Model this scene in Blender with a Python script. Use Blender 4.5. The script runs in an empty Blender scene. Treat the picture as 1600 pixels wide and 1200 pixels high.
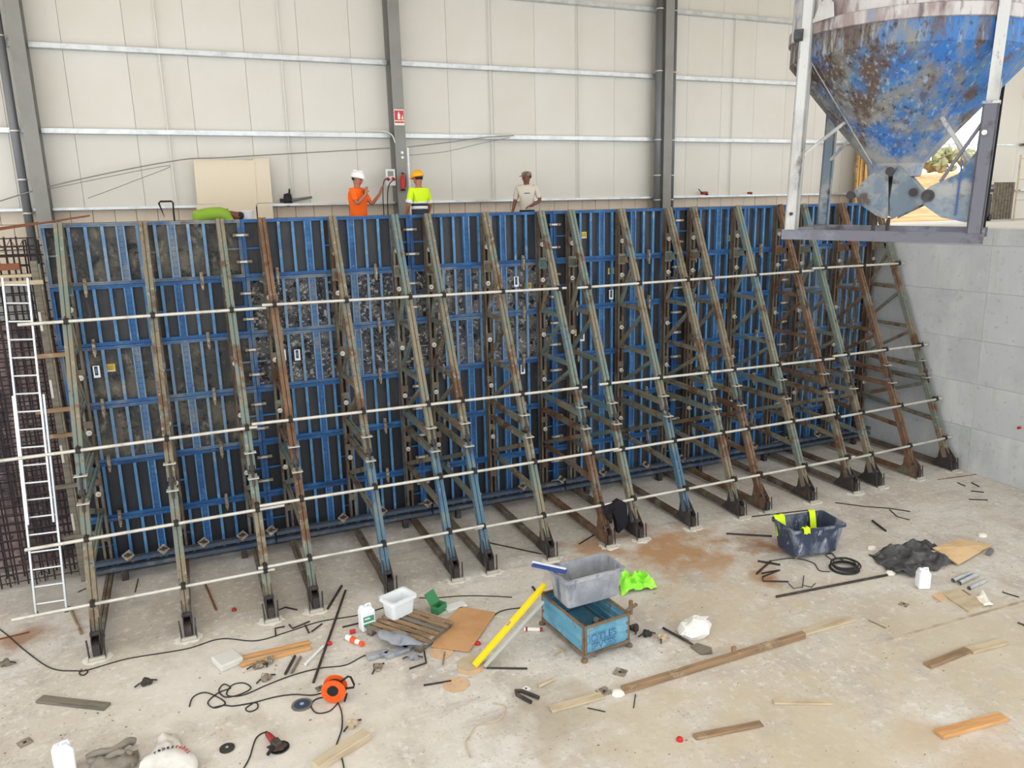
import bpy, math, random
from mathutils import Vector, Matrix, noise
random.seed(11)
PI = math.pi
scene = bpy.context.scene
COL = scene.collection

# ------------------------------------------------------------------ camera
CAM = Vector((-2.977, -14.173, 6.044))
FPX = 1200.67
RT = Vector((0.91779165, -0.396308, -0.02446337))
UP = Vector((0.10951857, 0.1934454, 0.97497926))
FW = Vector((0.38165976, 0.89750702, -0.22094566))
cd = bpy.data.cameras.new('camera')
cd.sensor_width = 36.0
cd.lens = 36.0 * FPX / 1600.0
cd.clip_end = 500
cam = bpy.data.objects.new('camera', cd)
COL.objects.link(cam)
m = Matrix.Identity(4)
for i in range(3):
    m[i][0], m[i][1], m[i][2], m[i][3] = RT[i], UP[i], -FW[i], CAM[i]
cam.matrix_world = m
scene.camera = cam

# ------------------------------------------------------------------ light: bright overcast sky all round
world = bpy.data.worlds.new('overcast_sky')
scene.world = world
world.use_nodes = True
wn = world.node_tree.nodes['Background']
wn.inputs[0].default_value = (0.89, 0.95, 1.0, 1)
wn.inputs[1].default_value = 1.5
scene.view_settings.view_transform = 'Standard'
scene.view_settings.look = 'None'
scene.view_settings.gamma = 1.0
scene.view_settings.use_curve_mapping = False
scene.view_settings.exposure = 0.9


def floor_at(px, py, z=0.0):
    """The point at height z that lies under a spot of the 1600x1200 photograph."""
    d = RT * ((px - 800) / FPX) + UP * ((600 - py) / FPX) + FW
    t = (z - CAM.z) / d.z
    p = CAM + d * t
    return Vector((p.x, p.y, z))


# ------------------------------------------------------------------ materials
def lin(c):
    out = []
    for v in c[:3]:
        v = v / 255.0
        out.append(v / 12.92 if v <= 0.04045 else ((v + 0.055) / 1.055) ** 2.4)
    return (out[0], out[1], out[2], 1.0)


MATS = {}


def mat(name, col, rough=0.7, metal=0.0, layers=(), bump=0.0, bump_scale=30.0, spec=0.4, emit=None):
    """layers: (colour, scale, low, high, stretch xyz) noise patches mixed over the base, one after the other."""
    if name in MATS:
        return MATS[name]
    mt = bpy.data.materials.new(name)
    mt.use_nodes = True
    nt = mt.node_tree
    bs = nt.nodes['Principled BSDF']
    bs.inputs['Roughness'].default_value = rough
    bs.inputs['Metallic'].default_value = metal
    bs.inputs['Specular IOR Level'].default_value = spec
    bs.inputs['Base Color'].default_value = lin(col)
    if layers or bump:
        tc = nt.nodes.new('ShaderNodeTexCoord')
        oi = nt.nodes.new('ShaderNodeObjectInfo')
        mul = nt.nodes.new('ShaderNodeMath')
        mul.operation = 'MULTIPLY'
        mul.inputs[1].default_value = 37.0
        nt.links.new(oi.outputs['Random'], mul.inputs[0])
    prev = None
    for k, lay in enumerate(layers):
        c2, sc, lo, hi, st = lay[:5]
        mp = nt.nodes.new('ShaderNodeMapping')
        mp.inputs['Scale'].default_value = st
        mp.inputs['Location'].default_value = (k * 3.7, k * 1.3, k * 5.1)
        nt.links.new(tc.outputs['Object'], mp.inputs['Vector'])
        nz = nt.nodes.new('ShaderNodeTexNoise')
        nz.noise_dimensions = '4D'
        nz.inputs['Scale'].default_value = sc
        nz.inputs['Detail'].default_value = 5.0
        nz.inputs['Roughness'].default_value = 0.62
        nt.links.new(mp.outputs[0], nz.inputs['Vector'])
        nt.links.new(mul.outputs[0], nz.inputs['W'])
        rp = nt.nodes.new('ShaderNodeMapRange')
        rp.inputs['From Min'].default_value = lo
        rp.inputs['From Max'].default_value = hi
        val = nz.outputs['Fac']
        if len(lay) > 5:                       # wear that grows towards one side of the thing
            vd = nt.nodes.new('ShaderNodeVectorMath')
            vd.operation = 'DOT_PRODUCT'
            vd.inputs[1].default_value = lay[5][:3]
            nt.links.new(tc.outputs['Object'], vd.inputs[0])
            ad = nt.nodes.new('ShaderNodeMath')
            nt.links.new(val, ad.inputs[0])
            nt.links.new(vd.outputs['Value'], ad.inputs[1])
            a2 = nt.nodes.new('ShaderNodeMath')
            a2.inputs[1].default_value = lay[5][3]
            nt.links.new(ad.outputs[0], a2.inputs[0])
            val = a2.outputs[0]
        nt.links.new(val, rp.inputs['Value'])
        mx = nt.nodes.new('ShaderNodeMix')
        mx.data_type = 'RGBA'
        nt.links.new(rp.outputs[0], mx.inputs['Factor'])
        if prev is None:
            mx.inputs['A'].default_value = lin(col)
        else:
            nt.links.new(prev, mx.inputs['A'])
        mx.inputs['B'].default_value = lin(c2)
        prev = mx.outputs['Result']
    if prev is not None:
        nt.links.new(prev, bs.inputs['Base Color'])
    if bump:
        nb = nt.nodes.new('ShaderNodeTexNoise')
        nb.inputs['Scale'].default_value = bump_scale
        nb.inputs['Detail'].default_value = 6.0
        nt.links.new(tc.outputs['Object'], nb.inputs['Vector'])
        bp = nt.nodes.new('ShaderNodeBump')
        bp.inputs['Strength'].default_value = bump
        bp.inputs['Distance'].default_value = 0.02
        nt.links.new(nb.outputs['Fac'], bp.inputs['Height'])
        nt.links.new(bp.outputs[0], bs.inputs['Normal'])
    MATS[name] = mt
    return mt


ONE = (1, 1, 1)
mat('floor_concrete', (202, 195, 185), 0.85, 0, (
    ((190, 178, 162), 0.22, 0.44, 0.62, ONE),
    ((212, 206, 199), 0.6, 0.48, 0.68, ONE),
    ((178, 156, 132), 0.13, 0.60, 0.78, ONE),
    ((170, 160, 150), 1.8, 0.50, 0.72, (1, .5, 1)),
    ((176, 168, 160), 5.0, 0.52, 0.72, (.3, 1, 1)),
    ((220, 216, 210), 8.0, 0.53, 0.72, ONE),
    ((146, 134, 122), 26.0, 0.57, 0.74, ONE),
    ((120, 108, 98), 60.0, 0.62, 0.76, ONE)), bump=0.35, bump_scale=9, spec=0.25)
mat('wall_concrete', (190, 191, 192), 0.8, 0, (
    ((172, 174, 174), 0.6, 0.45, 0.65, ONE),
    ((204, 204, 202), 1.3, 0.50, 0.70, (1, 1, 0.4)),
    ((184, 184, 172), 2.5, 0.56, 0.70, (1, 2.5, 0.3)),
    ((158, 158, 156), 9, 0.58, 0.74, ONE)), bump=0.15, bump_scale=12, spec=0.3)
mat('slab_concrete', (205, 202, 194), 0.85, 0, (((186, 182, 172), 0.7, 0.45, 0.7, ONE),))
mat('cladding', (216, 211, 202), 0.5, 0, (((209, 203, 191), 0.4, 0.4, 0.7, ONE),), spec=0.35)
mat('joint_grey', (150, 146, 138), 0.7)
mat('galvanised', (206, 208, 208), 0.38, 0.55, (((178, 182, 184), 5, 0.45, 0.7, ONE),))
mat('white_rod', (214, 212, 204), 0.5)
mat('column_grey', (138, 136, 130), 0.5, 0, (((126, 124, 118), 1.5, 0.45, 0.7, ONE),))
mat('pipe_grey', (112, 112, 114), 0.42, 0.1)
mat('block_beige', (218, 202, 184), 0.85, 0, (((204, 186, 168), 1.2, 0.45, 0.7, ONE),), bump=0.1)
mat('mortar', (176, 160, 144), 0.9)
mat('soil_dark', (142, 122, 118), 0.95, 0, (((86, 78, 82), 1.3, 0.46, 0.58, (2, 1, .5)), ((178, 158, 152), 5, 0.54, 0.66, ONE), ((60, 54, 58), 7, 0.56, 0.66, ONE)), bump=0.8, bump_scale=5)
mat('pale_lip', (190, 188, 186), 0.9, 0, (((160, 150, 146), 2, 0.45, 0.65, ONE),))
mat('roof_sheet', (214, 192, 152), 0.6)  # warm tone picked to tint the light bounced off the unseen roof
mat('earth_orange', (190, 128, 76), 0.95, 0, (((216, 164, 104), 0.25, 0.42, 0.60, (.5, 1, 3)), ((150, 100, 62), 0.7, 0.50, 0.66, (.5, 1, 3)), ((206, 176, 136), 1.5, 0.56, 0.7, ONE)), bump=0.6, bump_scale=0.8)
mat('leaf_green_hazed', (150, 152, 112), 0.9, 0, (((176, 172, 138), 0.8, 0.4, 0.7, ONE),))  # foliage paled so that distant haze is put into its colour
mat('bark', (96, 78, 60), 0.9)
# formwork
mat('blue_clean', (42, 90, 142), 0.55, 0, (((64, 116, 164), 2.2, 0.5, 0.66, ONE), ((28, 64, 112), 1.2, 0.50, 0.66, ONE), ((112, 126, 138), 9, 0.60, 0.72, ONE)), spec=0.35)
mat('blue_edge', (80, 130, 174), 0.55, 0, (((54, 106, 156), 2.0, 0.48, 0.64, ONE), ((126, 150, 168), 6, 0.56, 0.68, ONE)), spec=0.35)
mat('blue_edge_worn', (112, 138, 164), 0.6, 0, (((82, 122, 164), 1.8, 0.46, 0.62, ONE), ((146, 150, 152), 5, 0.54, 0.66, ONE), ((106, 92, 80), 9, 0.62, 0.72, ONE)))
mat('blue_worn', (74, 110, 148), 0.6, 0, (((118, 126, 132), 2.2, 0.46, 0.58, ONE), ((44, 90, 146), 1.6, 0.50, 0.62, ONE), ((106, 90, 76), 7, 0.58, 0.70, ONE)))
mat('blue_grey', (98, 116, 132), 0.65, 0, (((132, 132, 128), 2.5, 0.44, 0.58, ONE), ((60, 94, 134), 1.8, 0.50, 0.62, ONE), ((98, 82, 70), 6, 0.56, 0.68, ONE)))
mat('ply_clean', (50, 50, 54), 0.55, 0, (((66, 62, 62), 2.0, 0.45, 0.62, (1, 1, 0.35)), ((92, 84, 78), 9, 0.60, 0.74, (1, 1, 0.25)), ((34, 36, 40), 4, 0.54, 0.66, (1, 1, .4))))
mat('ply_worn', (68, 68, 66), 0.7, 0, (((104, 96, 84), 2.4, 0.47, 0.58, ONE), ((130, 120, 104), 9, 0.55, 0.66, (1, 1, 0.6)), ((34, 36, 38), 5, 0.54, 0.64, ONE), ((90, 80, 66), 20, 0.56, 0.66, ONE)))
mat('ply_splatter', (64, 64, 68), 0.8, 0, (((108, 104, 100), 2.6, 0.46, 0.57, ONE), ((176, 172, 166), 16, 0.55, 0.61, ONE), ((24, 24, 28), 9, 0.54, 0.61, ONE), ((140, 132, 124), 30, 0.58, 0.64, ONE)))
mat('ply_dark', (36, 38, 44), 0.5, 0, (((54, 52, 54), 2.4, 0.5, 0.7, (1, 1, 0.3)),))
# truss steel
mat('steel_tan', (124, 112, 92), 0.8, 0, (((108, 116, 106), 1.6, 0.47, 0.55, (1, 1, .8)), ((98, 72, 52), 2.3, 0.52, 0.60, (1, 1, .8)), ((154, 146, 130), 12, 0.56, 0.68, ONE), ((70, 60, 50), 16, 0.60, 0.70, ONE)))
mat('steel_green', (108, 120, 110), 0.75, 0, (((128, 118, 98), 1.5, 0.46, 0.55, (1, 1, .8)), ((92, 118, 126), 1.2, 0.53, 0.62, (1, 1, .7)), ((98, 72, 52), 3.2, 0.56, 0.64, ONE), ((146, 142, 130), 12, 0.57, 0.70, ONE)))
mat('steel_rust', (104, 76, 56), 0.85, 0, (((122, 94, 72), 2.2, 0.46, 0.58, (1, 1, .7)), ((110, 108, 96), 1.4, 0.53, 0.62, (1, 1, .7)), ((74, 52, 40), 6, 0.55, 0.66, ONE), ((142, 120, 100), 14, 0.59, 0.70, ONE)))
mat('steel_blue', (78, 106, 122), 0.7, 0, (((104, 116, 112), 1.8, 0.47, 0.57, (1, 1, .7)), ((58, 90, 124), 2.4, 0.53, 0.64, (1, 1, .6)), ((94, 78, 62), 5, 0.58, 0.68, ONE), ((136, 140, 136), 14, 0.60, 0.72, ONE)))
mat('soldier_steel', (102, 92, 80), 0.8, 0, (((84, 64, 50), 1.8, 0.46, 0.58, (1, 1, .5)), ((116, 116, 104), 2.4, 0.53, 0.64, (1, 1, .5)), ((60, 52, 46), 8, 0.57, 0.68, ONE)))
mat('dark_steel', (58, 54, 54), 0.7, 0.1, (((92, 72, 58), 5, 0.52, 0.68, ONE), ((84, 92, 98), 3, 0.58, 0.72, ONE)))
mat('waler_steel', (74, 84, 96), 0.7, 0.05, (((52, 74, 104), 2, 0.5, 0.64, ONE), ((112, 112, 110), 5, 0.54, 0.66, ONE), ((84, 70, 60), 8, 0.56, 0.66, ONE)))
mat('bright_steel', (198, 192, 180), 0.45, 0.3)
mat('clamp_steel', (146, 134, 116), 0.7, 0.1, (((104, 84, 68), 14, 0.48, 0.60, ONE), ((184, 178, 166), 20, 0.55, 0.66, ONE)))
mat('tube_steel', (204, 200, 190), 0.42, 0.35, (((170, 166, 158), 4, 0.5, 0.7, ONE), ((150, 126, 106), 7, 0.66, 0.76, ONE)))
mat('coupler_dark', (44, 40, 38), 0.7)
mat('aluminium', (216, 220, 222), 0.35, 0.6)
mat('rebar', (46, 40, 42), 0.8, 0, (((84, 58, 50), 4, 0.5, 0.66, ONE),))
mat('rust_bar', (122, 74, 50), 0.85)
mat('black_rod', (50, 46, 44), 0.7, 0, (((84, 70, 60), 5, 0.5, 0.7, ONE),))
mat('grout', (226, 222, 214), 0.9, 0, (((206, 200, 190), 6, 0.5, 0.7, ONE),))
# wood and card
mat('wood_new', (206, 158, 104), 0.75, 0, (((184, 132, 82), 5, 0.45, 0.65, (0.3, 2.5, 2.5)),))
mat('wood_old', (150, 122, 92), 0.85, 0, (((116, 94, 74), 5, 0.45, 0.65, (0.3, 2.5, 2.5)), ((180, 160, 134), 3, 0.56, 0.7, ONE)))
mat('joint_strip', (158, 140, 118), 0.9, 0, (((186, 172, 152), 3, 0.45, 0.6, ONE),))
mat('wood_grey', (122, 114, 100), 0.9, 0, (((92, 86, 78), 6, 0.45, 0.65, (0.3, 2.5, 2.5)),))
mat('wood_pale', (192, 176, 148), 0.85, 0, (((170, 150, 122), 4, 0.45, 0.65, (0.4, 2, 2)),))
mat('plywood_tan', (214, 182, 140), 0.75, 0, (((198, 162, 118), 2.5, 0.45, 0.65, (1, 3, 1)),))
mat('board_cream', (222, 208, 184), 0.75)
mat('cardboard', (198, 152, 108), 0.9, 0, (((184, 138, 94), 3, 0.45, 0.7, ONE),))
mat('cardboard_pale', (206, 174, 140), 0.9, 0, (((190, 154, 120), 5, 0.45, 0.7, ONE),))
# plastics, cloth, skin
mat('plastic_white', (232, 234, 236), 0.4)
mat('plastic_white_dirty', (222, 222, 220), 0.5, 0, (((190, 186, 176), 4, 0.55, 0.75, ONE),))
mat('label_green', (74, 142, 108), 0.5)
mat('green_box', (62, 132, 86), 0.55)
mat('orange', (236, 92, 32), 0.4)
mat('red', (190, 34, 36), 0.45)
mat('red_dull', (150, 48, 44), 0.6)
mat('black', (26, 25, 27), 0.6)
mat('black_soft', (22, 20, 30), 0.9)
mat('cable_black', (44, 40, 38), 0.55)
mat('tarp_black', (66, 66, 68), 0.42, 0, (((104, 102, 100), 6, 0.50, 0.64, ONE), ((40, 40, 42), 9, 0.54, 0.66, ONE)))
mat('tarp_grey', (134, 126, 114), 0.8, 0, (((104, 98, 90), 5, 0.5, 0.7, ONE),))
mat('bag_white', (230, 228, 222), 0.6, 0, (((208, 200, 188), 4, 0.5, 0.7, ONE),))
mat('bag_clear', (206, 199, 189), 0.6)
mat('paper', (232, 226, 212), 0.85)
mat('yellow', (242, 208, 24), 0.4)
mat('yellow_tag', (222, 190, 60), 0.6, 0, (((180, 150, 50), 20, 0.5, 0.7, ONE),))
mat('tub_grey', (140, 142, 148), 0.75, 0, (((168, 168, 170), 2.4, 0.46, 0.62, ONE), ((92, 98, 116), 6, 0.54, 0.68, (1, 1, 0.25))))
mat('tub_navy', (58, 66, 86), 0.7, 0, (((132, 138, 148), 3.0, 0.48, 0.60, (1, 1, .5)), ((40, 48, 72), 7, 0.52, 0.66, (1, 1, 0.25)), ((176, 178, 180), 12, 0.60, 0.70, (1, 1, .4))))
mat('crate_blue', (92, 148, 172), 0.6, 0, (((128, 170, 184), 4, 0.5, 0.68, ONE), ((66, 118, 146), 2, 0.5, 0.68, ONE), ((112, 88, 64), 7, 0.60, 0.70, ONE)))
mat('crate_rust', (124, 100, 76), 0.85, 0, (((92, 72, 56), 6, 0.48, 0.66, ONE), ((104, 130, 132), 4, 0.58, 0.7, ONE)))
mat('hopper_blue', (40, 96, 158), 0.6, 0.0, (
    ((66, 108, 146), 5.0, 0.44, 0.62, (1, 1, .3)),
    ((116, 114, 108), 4.5, 0.45, 0.60, (1, 1, .45), (-0.13, 0.02, 0.02, -0.02)),
    ((84, 68, 58), 4.5, 0.50, 0.62, (1, 1, .55), (-0.05, 0.0, 0.03, -0.02)),
    ((150, 150, 148), 26, 0.54, 0.70, (1, 1, .15), (-0.06, 0, -0.03, 0.03)),
    ((56, 44, 40), 30, 0.54, 0.68, (1, 1, .5), (-0.04, 0, 0.03, -0.03)),
    ((128, 148, 168), 22, 0.58, 0.70, (1, 1, .1)),
    ((146, 144, 140), 4, 0.48, 0.64, ONE, (0, 0, -0.28, 0.24))), bump=0.3, bump_scale=16)
mat('hopper_drum', (176, 170, 166), 0.8, 0, (((136, 120, 116), 4, 0.46, 0.58, (1, 1, .25)), ((104, 92, 92), 12, 0.54, 0.64, (1, 1, .2)), ((110, 138, 168), 2, 0.57, 0.64, ONE)))
mat('hopper_white', (184, 182, 178), 0.65, 0, (((156, 152, 146), 3, 0.48, 0.62, (1, 1, .4)), ((104, 122, 146), 6, 0.58, 0.68, (1, 1, .4)), ((118, 104, 96), 14, 0.60, 0.70, (1, 1, .5))))
mat('hopper_frame', (96, 94, 102), 0.6, 0.1, (((124, 128, 138), 2, 0.5, 0.66, ONE), ((76, 66, 66), 6, 0.56, 0.68, ONE)))
mat('hopper_gate', (104, 116, 126), 0.6, 0.15, (((140, 140, 136), 4, 0.48, 0.60, ONE), ((62, 92, 122), 4, 0.54, 0.64, ONE), ((82, 68, 58), 8, 0.56, 0.66, ONE)))
mat('skin', (172, 112, 88), 0.55)
mat('skin_dark', (120, 74, 60), 0.55)
mat('shirt_orange', (255, 106, 20), 0.8)
mat('vest_lime', (214, 244, 30), 0.75)
mat('tee_green', (138, 172, 56), 0.8)
mat('tee_stone', (206, 196, 180), 0.85)
mat('trousers_dark', (52, 54, 62), 0.85)
mat('trousers_pale', (196, 192, 186), 0.85)
mat('helmet_white', (240, 238, 236), 0.35)
mat('helmet_yellow', (246, 172, 20), 0.35)
mat('cap_camo', (140, 118, 104), 0.8, 0, (((92, 74, 66), 14, 0.48, 0.56, ONE), ((184, 160, 140), 16, 0.56, 0.64, ONE)))
mat('reflective', (232, 234, 236), 0.35)
mat('hivis_green', (140, 236, 60), 0.8, 0, (((188, 250, 90), 9, 0.45, 0.65, ONE),))
mat('silver', (190, 194, 198), 0.4, 0.4)
mat('blue_paint', (44, 70, 130), 0.5)
mat('sign_red', (196, 58, 72), 0.5)
mat('timber_yellow', (214, 170, 92), 0.75, 0, (((150, 96, 58), 3, 0.5, 0.64, (3, 3, .3)),))
mat('print_dark', (52, 66, 88), 0.6)
mat('print_red', (170, 60, 56), 0.6)


# ------------------------------------------------------------------ mesh helpers
class MB:
    def __init__(self):
        self.v, self.f = [], []

    def add(self, vs, fs):
        o = len(self.v)
        self.v += [tuple(p) for p in vs]
        self.f += [tuple(i + o for i in f) for f in fs]
        return self

    def box(self, x0, x1, y0, y1, z0, z1, M=None):
        vs = [Vector(p) for p in ((x0, y0, z0), (x1, y0, z0), (x1, y1, z0), (x0, y1, z0), (x0, y0, z1), (x1, y0, z1), (x1, y1, z1), (x0, y1, z1))]
        if M is not None:
            vs = [M @ p for p in vs]
        return self.add(vs, ((3, 2, 1, 0), (4, 5, 6, 7), (0, 1, 5, 4), (1, 2, 6, 5), (2, 3, 7, 6), (3, 0, 4, 7)))

    def beam(self, p, q, w, h, side=None):
        p, q = Vector(p), Vector(q)
        d = (q - p).normalized()
        s = Vector(side) if side else Vector((0, 0, 1)).cross(d)
        if s.length < 1e-4:
            s = Vector((1, 0, 0))
        s = (s - d * s.dot(d)).normalized()
        u = d.cross(s).normalized()
        vs = []
        for b in (p, q):
            for a, c in ((-1, -1), (1, -1), (1, 1), (-1, 1)):
                vs.append(b + s * (a * w / 2) + u * (c * h / 2))
        return self.add(vs, ((3, 2, 1, 0), (4, 5, 6, 7), (0, 1, 5, 4), (1, 2, 6, 5), (2, 3, 7, 6), (3, 0, 4, 7)))

    def tube(self, p, q, r, n=10, r2=None, cap=True):
        p, q = Vector(p), Vector(q)
        r2 = r if r2 is None else r2
        d = (q - p).normalized()
        a = Vector((0, 0, 1)).cross(d)
        if a.length < 1e-3:
            a = Vector((1, 0, 0))
        a.normalize()
        b = d.cross(a)
        vs = []
        for c, rr in ((p, r), (q, r2)):
            for k in range(n):
                t = 2 * PI * k / n
                vs.append(c + (a * math.cos(t) + b * math.sin(t)) * rr)
        fs = [(k, (k + 1) % n, n + (k + 1) % n, n + k) for k in range(n)]
        if cap:
            fs += [tuple(range(n - 1, -1, -1)), tuple(range(n, 2 * n))]
        return self.add(vs, fs)

    def pipe(self, pts, r, n=6):
        pts = [Vector(p) for p in pts]
        vs, fs = [], []
        a = None
        for i, p in enumerate(pts):
            d = (pts[min(i + 1, len(pts) - 1)] - pts[max(i - 1, 0)])
            if d.length < 1e-6:
                d = Vector((1, 0, 0))
            d.normalize()
            if a is None:
                a = d.orthogonal()
            a = (a - d * a.dot(d))
            if a.length < 1e-4:
                a = d.orthogonal()
            a.normalize()
            b = d.cross(a)
            for k in range(n):
                t = 2 * PI * k / n
                vs.append(p + (a * math.cos(t) + b * math.sin(t)) * r)
        for i in range(len(pts) - 1):
            for k in range(n):
                fs.append((i * n + k, i * n + (k + 1) % n, (i + 1) * n + (k + 1) % n, (i + 1) * n + k))
        fs += [tuple(range(n - 1, -1, -1)), tuple(range((len(pts) - 1) * n, len(pts) * n))]
        return self.add(vs, fs)

    def prism(self, poly, a, b, M=None):
        """poly: 2D outline (u, w), counter-clockwise; extruded along the third axis from a to b (local z)."""
        n = len(poly)
        vs = [Vector((u, w, a)) for u, w in poly] + [Vector((u, w, b)) for u, w in poly]
        if M is not None:
            vs = [M @ p for p in vs]
        return self.add(vs, [tuple(range(n - 1, -1, -1)), tuple(range(n, 2 * n))] + [(k, (k + 1) % n, n + (k + 1) % n, n + k) for k in range(n)])

    def lathe(self, prof, n=24, centre=(0, 0, 0), M=None, sx=1.0, sy=1.0):
        vs, fs = [], []
        c = Vector(centre)
        for r, z in prof:
            for k in range(n):
                t = 2 * PI * k / n
                p = Vector((r * math.cos(t) * sx, r * math.sin(t) * sy, z)) + c
                vs.append(M @ p if M is not None else p)
        for i in range(len(prof) - 1):
            for k in range(n):
                fs.append((i * n + k, i * n + (k + 1) % n, (i + 1) * n + (k + 1) % n, (i + 1) * n + k))
        if prof[0][0] > 1e-5:
            fs.append(tuple(range(n - 1, -1, -1)))
        if prof[-1][0] > 1e-5:
            fs.append(tuple(range((len(prof) - 1) * n, len(prof) * n)))
        return self.add(vs, fs)

    def shell(self, prof, n=24, centre=(0, 0, 0)):
        """open lathe without caps"""
        c = Vector(centre)
        vs = [Vector((r * math.cos(2 * PI * k / n), r * math.sin(2 * PI * k / n), z)) + c for r, z in prof for k in range(n)]
        return self.add(vs, [(i * n + k, i * n + (k + 1) % n, (i + 1) * n + (k + 1) % n, (i + 1) * n + k) for i in range(len(prof) - 1) for k in range(n)])

    def mesh(self, name):
        me = bpy.data.meshes.new(name)
        me.from_pydata(self.v, [], self.f)
        me.update()
        return me

    def build(self, name, mt, parent=None, smooth=False, loc=None, rz=None):
        me = self.mesh(name)
        me.materials.append(MATS[mt])
        if smooth:
            me.polygons.foreach_set('use_smooth', [True] * len(me.polygons))
        o = bpy.data.objects.new(name, me)
        COL.objects.link(o)
        if parent is not None:
            o.parent = parent
        if loc is not None:
            o.location = loc
        if rz is not None:
            o.rotation_euler = (0, 0, rz)
        return o


def tag(o, label=None, cat=None, group=None, kind=None):
    if label:
        o['label'] = label
    if cat:
        o['category'] = cat
    if group:
        o['group'] = group
    if kind:
        o['kind'] = kind
    return o


def thing(name, label, cat, loc=(0, 0, 0), rz=0.0, group=None):
    o = bpy.data.objects.new(name, None)
    o.empty_display_size = 0.1
    COL.objects.link(o)
    o.location = loc
    o.rotation_euler = (0, 0, rz)
    return tag(o, label, cat, group)


def dup(root, loc=None, rz=None, label=None):
    r = root.copy()
    COL.objects.link(r)
    if loc is not None:
        r.location = loc
    if rz is not None:
        r.rotation_euler = (0, 0, rz)
    if label:
        r['label'] = label
    for ch in list(root.children):
        c = ch.copy()
        COL.objects.link(c)
        c.parent = r
        for g in list(ch.children):
            d = g.copy()
            COL.objects.link(d)
            d.parent = c
    return r


def bevel(o, w=0.006, seg=1):
    b = o.modifiers.new('bevel', 'BEVEL')
    b.width = w
    b.segments = seg
    b.limit_method = 'ANGLE'
    return o


def text_mesh(name, body, size, mt, parent, M, depth=0.002):
    cu = bpy.data.curves.new(name, 'FONT')
    cu.body = body
    cu.size = size
    cu.extrude = depth
    cu.align_x = 'CENTER'
    cu.align_y = 'CENTER'
    tmp = bpy.data.objects.new(name, cu)
    COL.objects.link(tmp)
    bpy.context.view_layer.update()
    dg = bpy.context.evaluated_depsgraph_get()
    me = bpy.data.meshes.new_from_object(tmp.evaluated_get(dg))
    bpy.data.objects.remove(tmp)
    me.transform(M)
    me.materials.clear()
    me.materials.append(MATS[mt])
    o = bpy.data.objects.new(name, me)
    COL.objects.link(o)
    o.parent = parent
    return o


def wavy(poly_pts, n, amp, scale, base=0.01, seed=0, thick=0.006, rag=0.06):
    """A crumpled sheet over a quad outline (4 corners, world xy); returns an MB with two skins."""
    A, B, Cc, D = [Vector((p[0], p[1], 0)) for p in poly_pts]
    top, bot = [], []
    for i in range(n + 1):
        for j in range(n + 1):
            u, w = i / n, j / n
            p = A.lerp(B, u).lerp(D.lerp(Cc, u), w)
            s = noise.noise(Vector((p.x * scale + seed, p.y * scale, seed * 1.7)))
            s2 = noise.noise(Vector((p.x * scale * 2.7 + seed, p.y * scale * 2.7, seed)))
            edge = min(u, w, 1 - u, 1 - w)
            wob = noise.noise(Vector((p.x * 4 + seed, p.y * 4, 3.3))) * rag * max(0.0, 1 - edge * 5)
            h = base + amp * max(0.0, 0.5 + s + 0.45 * s2) * (0.35 + min(1, edge * 6) * 0.65)
            q = Vector((p.x + wob, p.y + wob, h))
            top.append(q)
            bot.append(Vector((q.x, q.y, max(0.001, h - thick))))
    k = n + 1
    fs = []
    N = len(top)
    for i in range(n):
        for j in range(n):
            a, b, c, d = i * k + j, (i + 1) * k + j, (i + 1) * k + j + 1, i * k + j + 1
            fs.append((a, b, c, d))
            fs.append((d + N, c + N, b + N, a + N))
    for i in range(n):
        for a, b in ((i * k, (i + 1) * k), (i * k + n, (i + 1) * k + n), (i, i + 1), (n * k + i, n * k + i + 1)):
            fs.append((a, b, b + N, a + N))
    return MB().add(top + bot, fs)


def smooth_path(pts, sub=6):
    """Catmull-Rom through the points"""
    P = [Vector(p) for p in pts]
    out = []
    for i in range(len(P) - 1):
        p0, p1, p2, p3 = P[max(i - 1, 0)], P[i], P[i + 1], P[min(i + 2, len(P) - 1)]
        for k in range(sub):
            t = k / sub
            out.append(0.5 * ((2 * p1) + (p2 - p0) * t + (2 * p0 - 5 * p1 + 4 * p2 - p3) * t * t + (3 * p1 - p0 - 3 * p2 + p3) * t ** 3))
    out.append(P[-1])
    return out


ORD = ['first', 'second', 'third', 'fourth', 'fifth', 'sixth', 'seventh', 'eighth', 'ninth', 'tenth', 'eleventh', 'twelfth',
       'thirteenth', 'fourteenth', 'fifteenth', 'sixteenth', 'seventeenth', 'eighteenth', 'nineteenth', 'twentieth', 'twenty-first', 'twenty-second', 'twenty-third', 'twenty-fourth', 'twenty-fifth']

# ------------------------------------------------------------------ the setting
WALL_Y = 3.0
RIGHT_X = 12.92
fl = MB().box(-16, RIGHT_X + 0.4, -20, 1.2, -0.3, 0.0).build('floor', 'floor_concrete')
tag(fl, 'dusty beige concrete floor of the pit with stains', kind='structure')
sm = MB()
pa, pb = floor_at(1385, 1000), floor_at(1640, 928)
sm.beam(pa + Vector((0, 0, -0.006)), pb + Vector((0, 0, -0.006)), 0.05, 0.02)
tag(sm.build('trim_1', 'joint_strip'), 'thin brown joint strip across the concrete floor', kind='structure')

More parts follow.
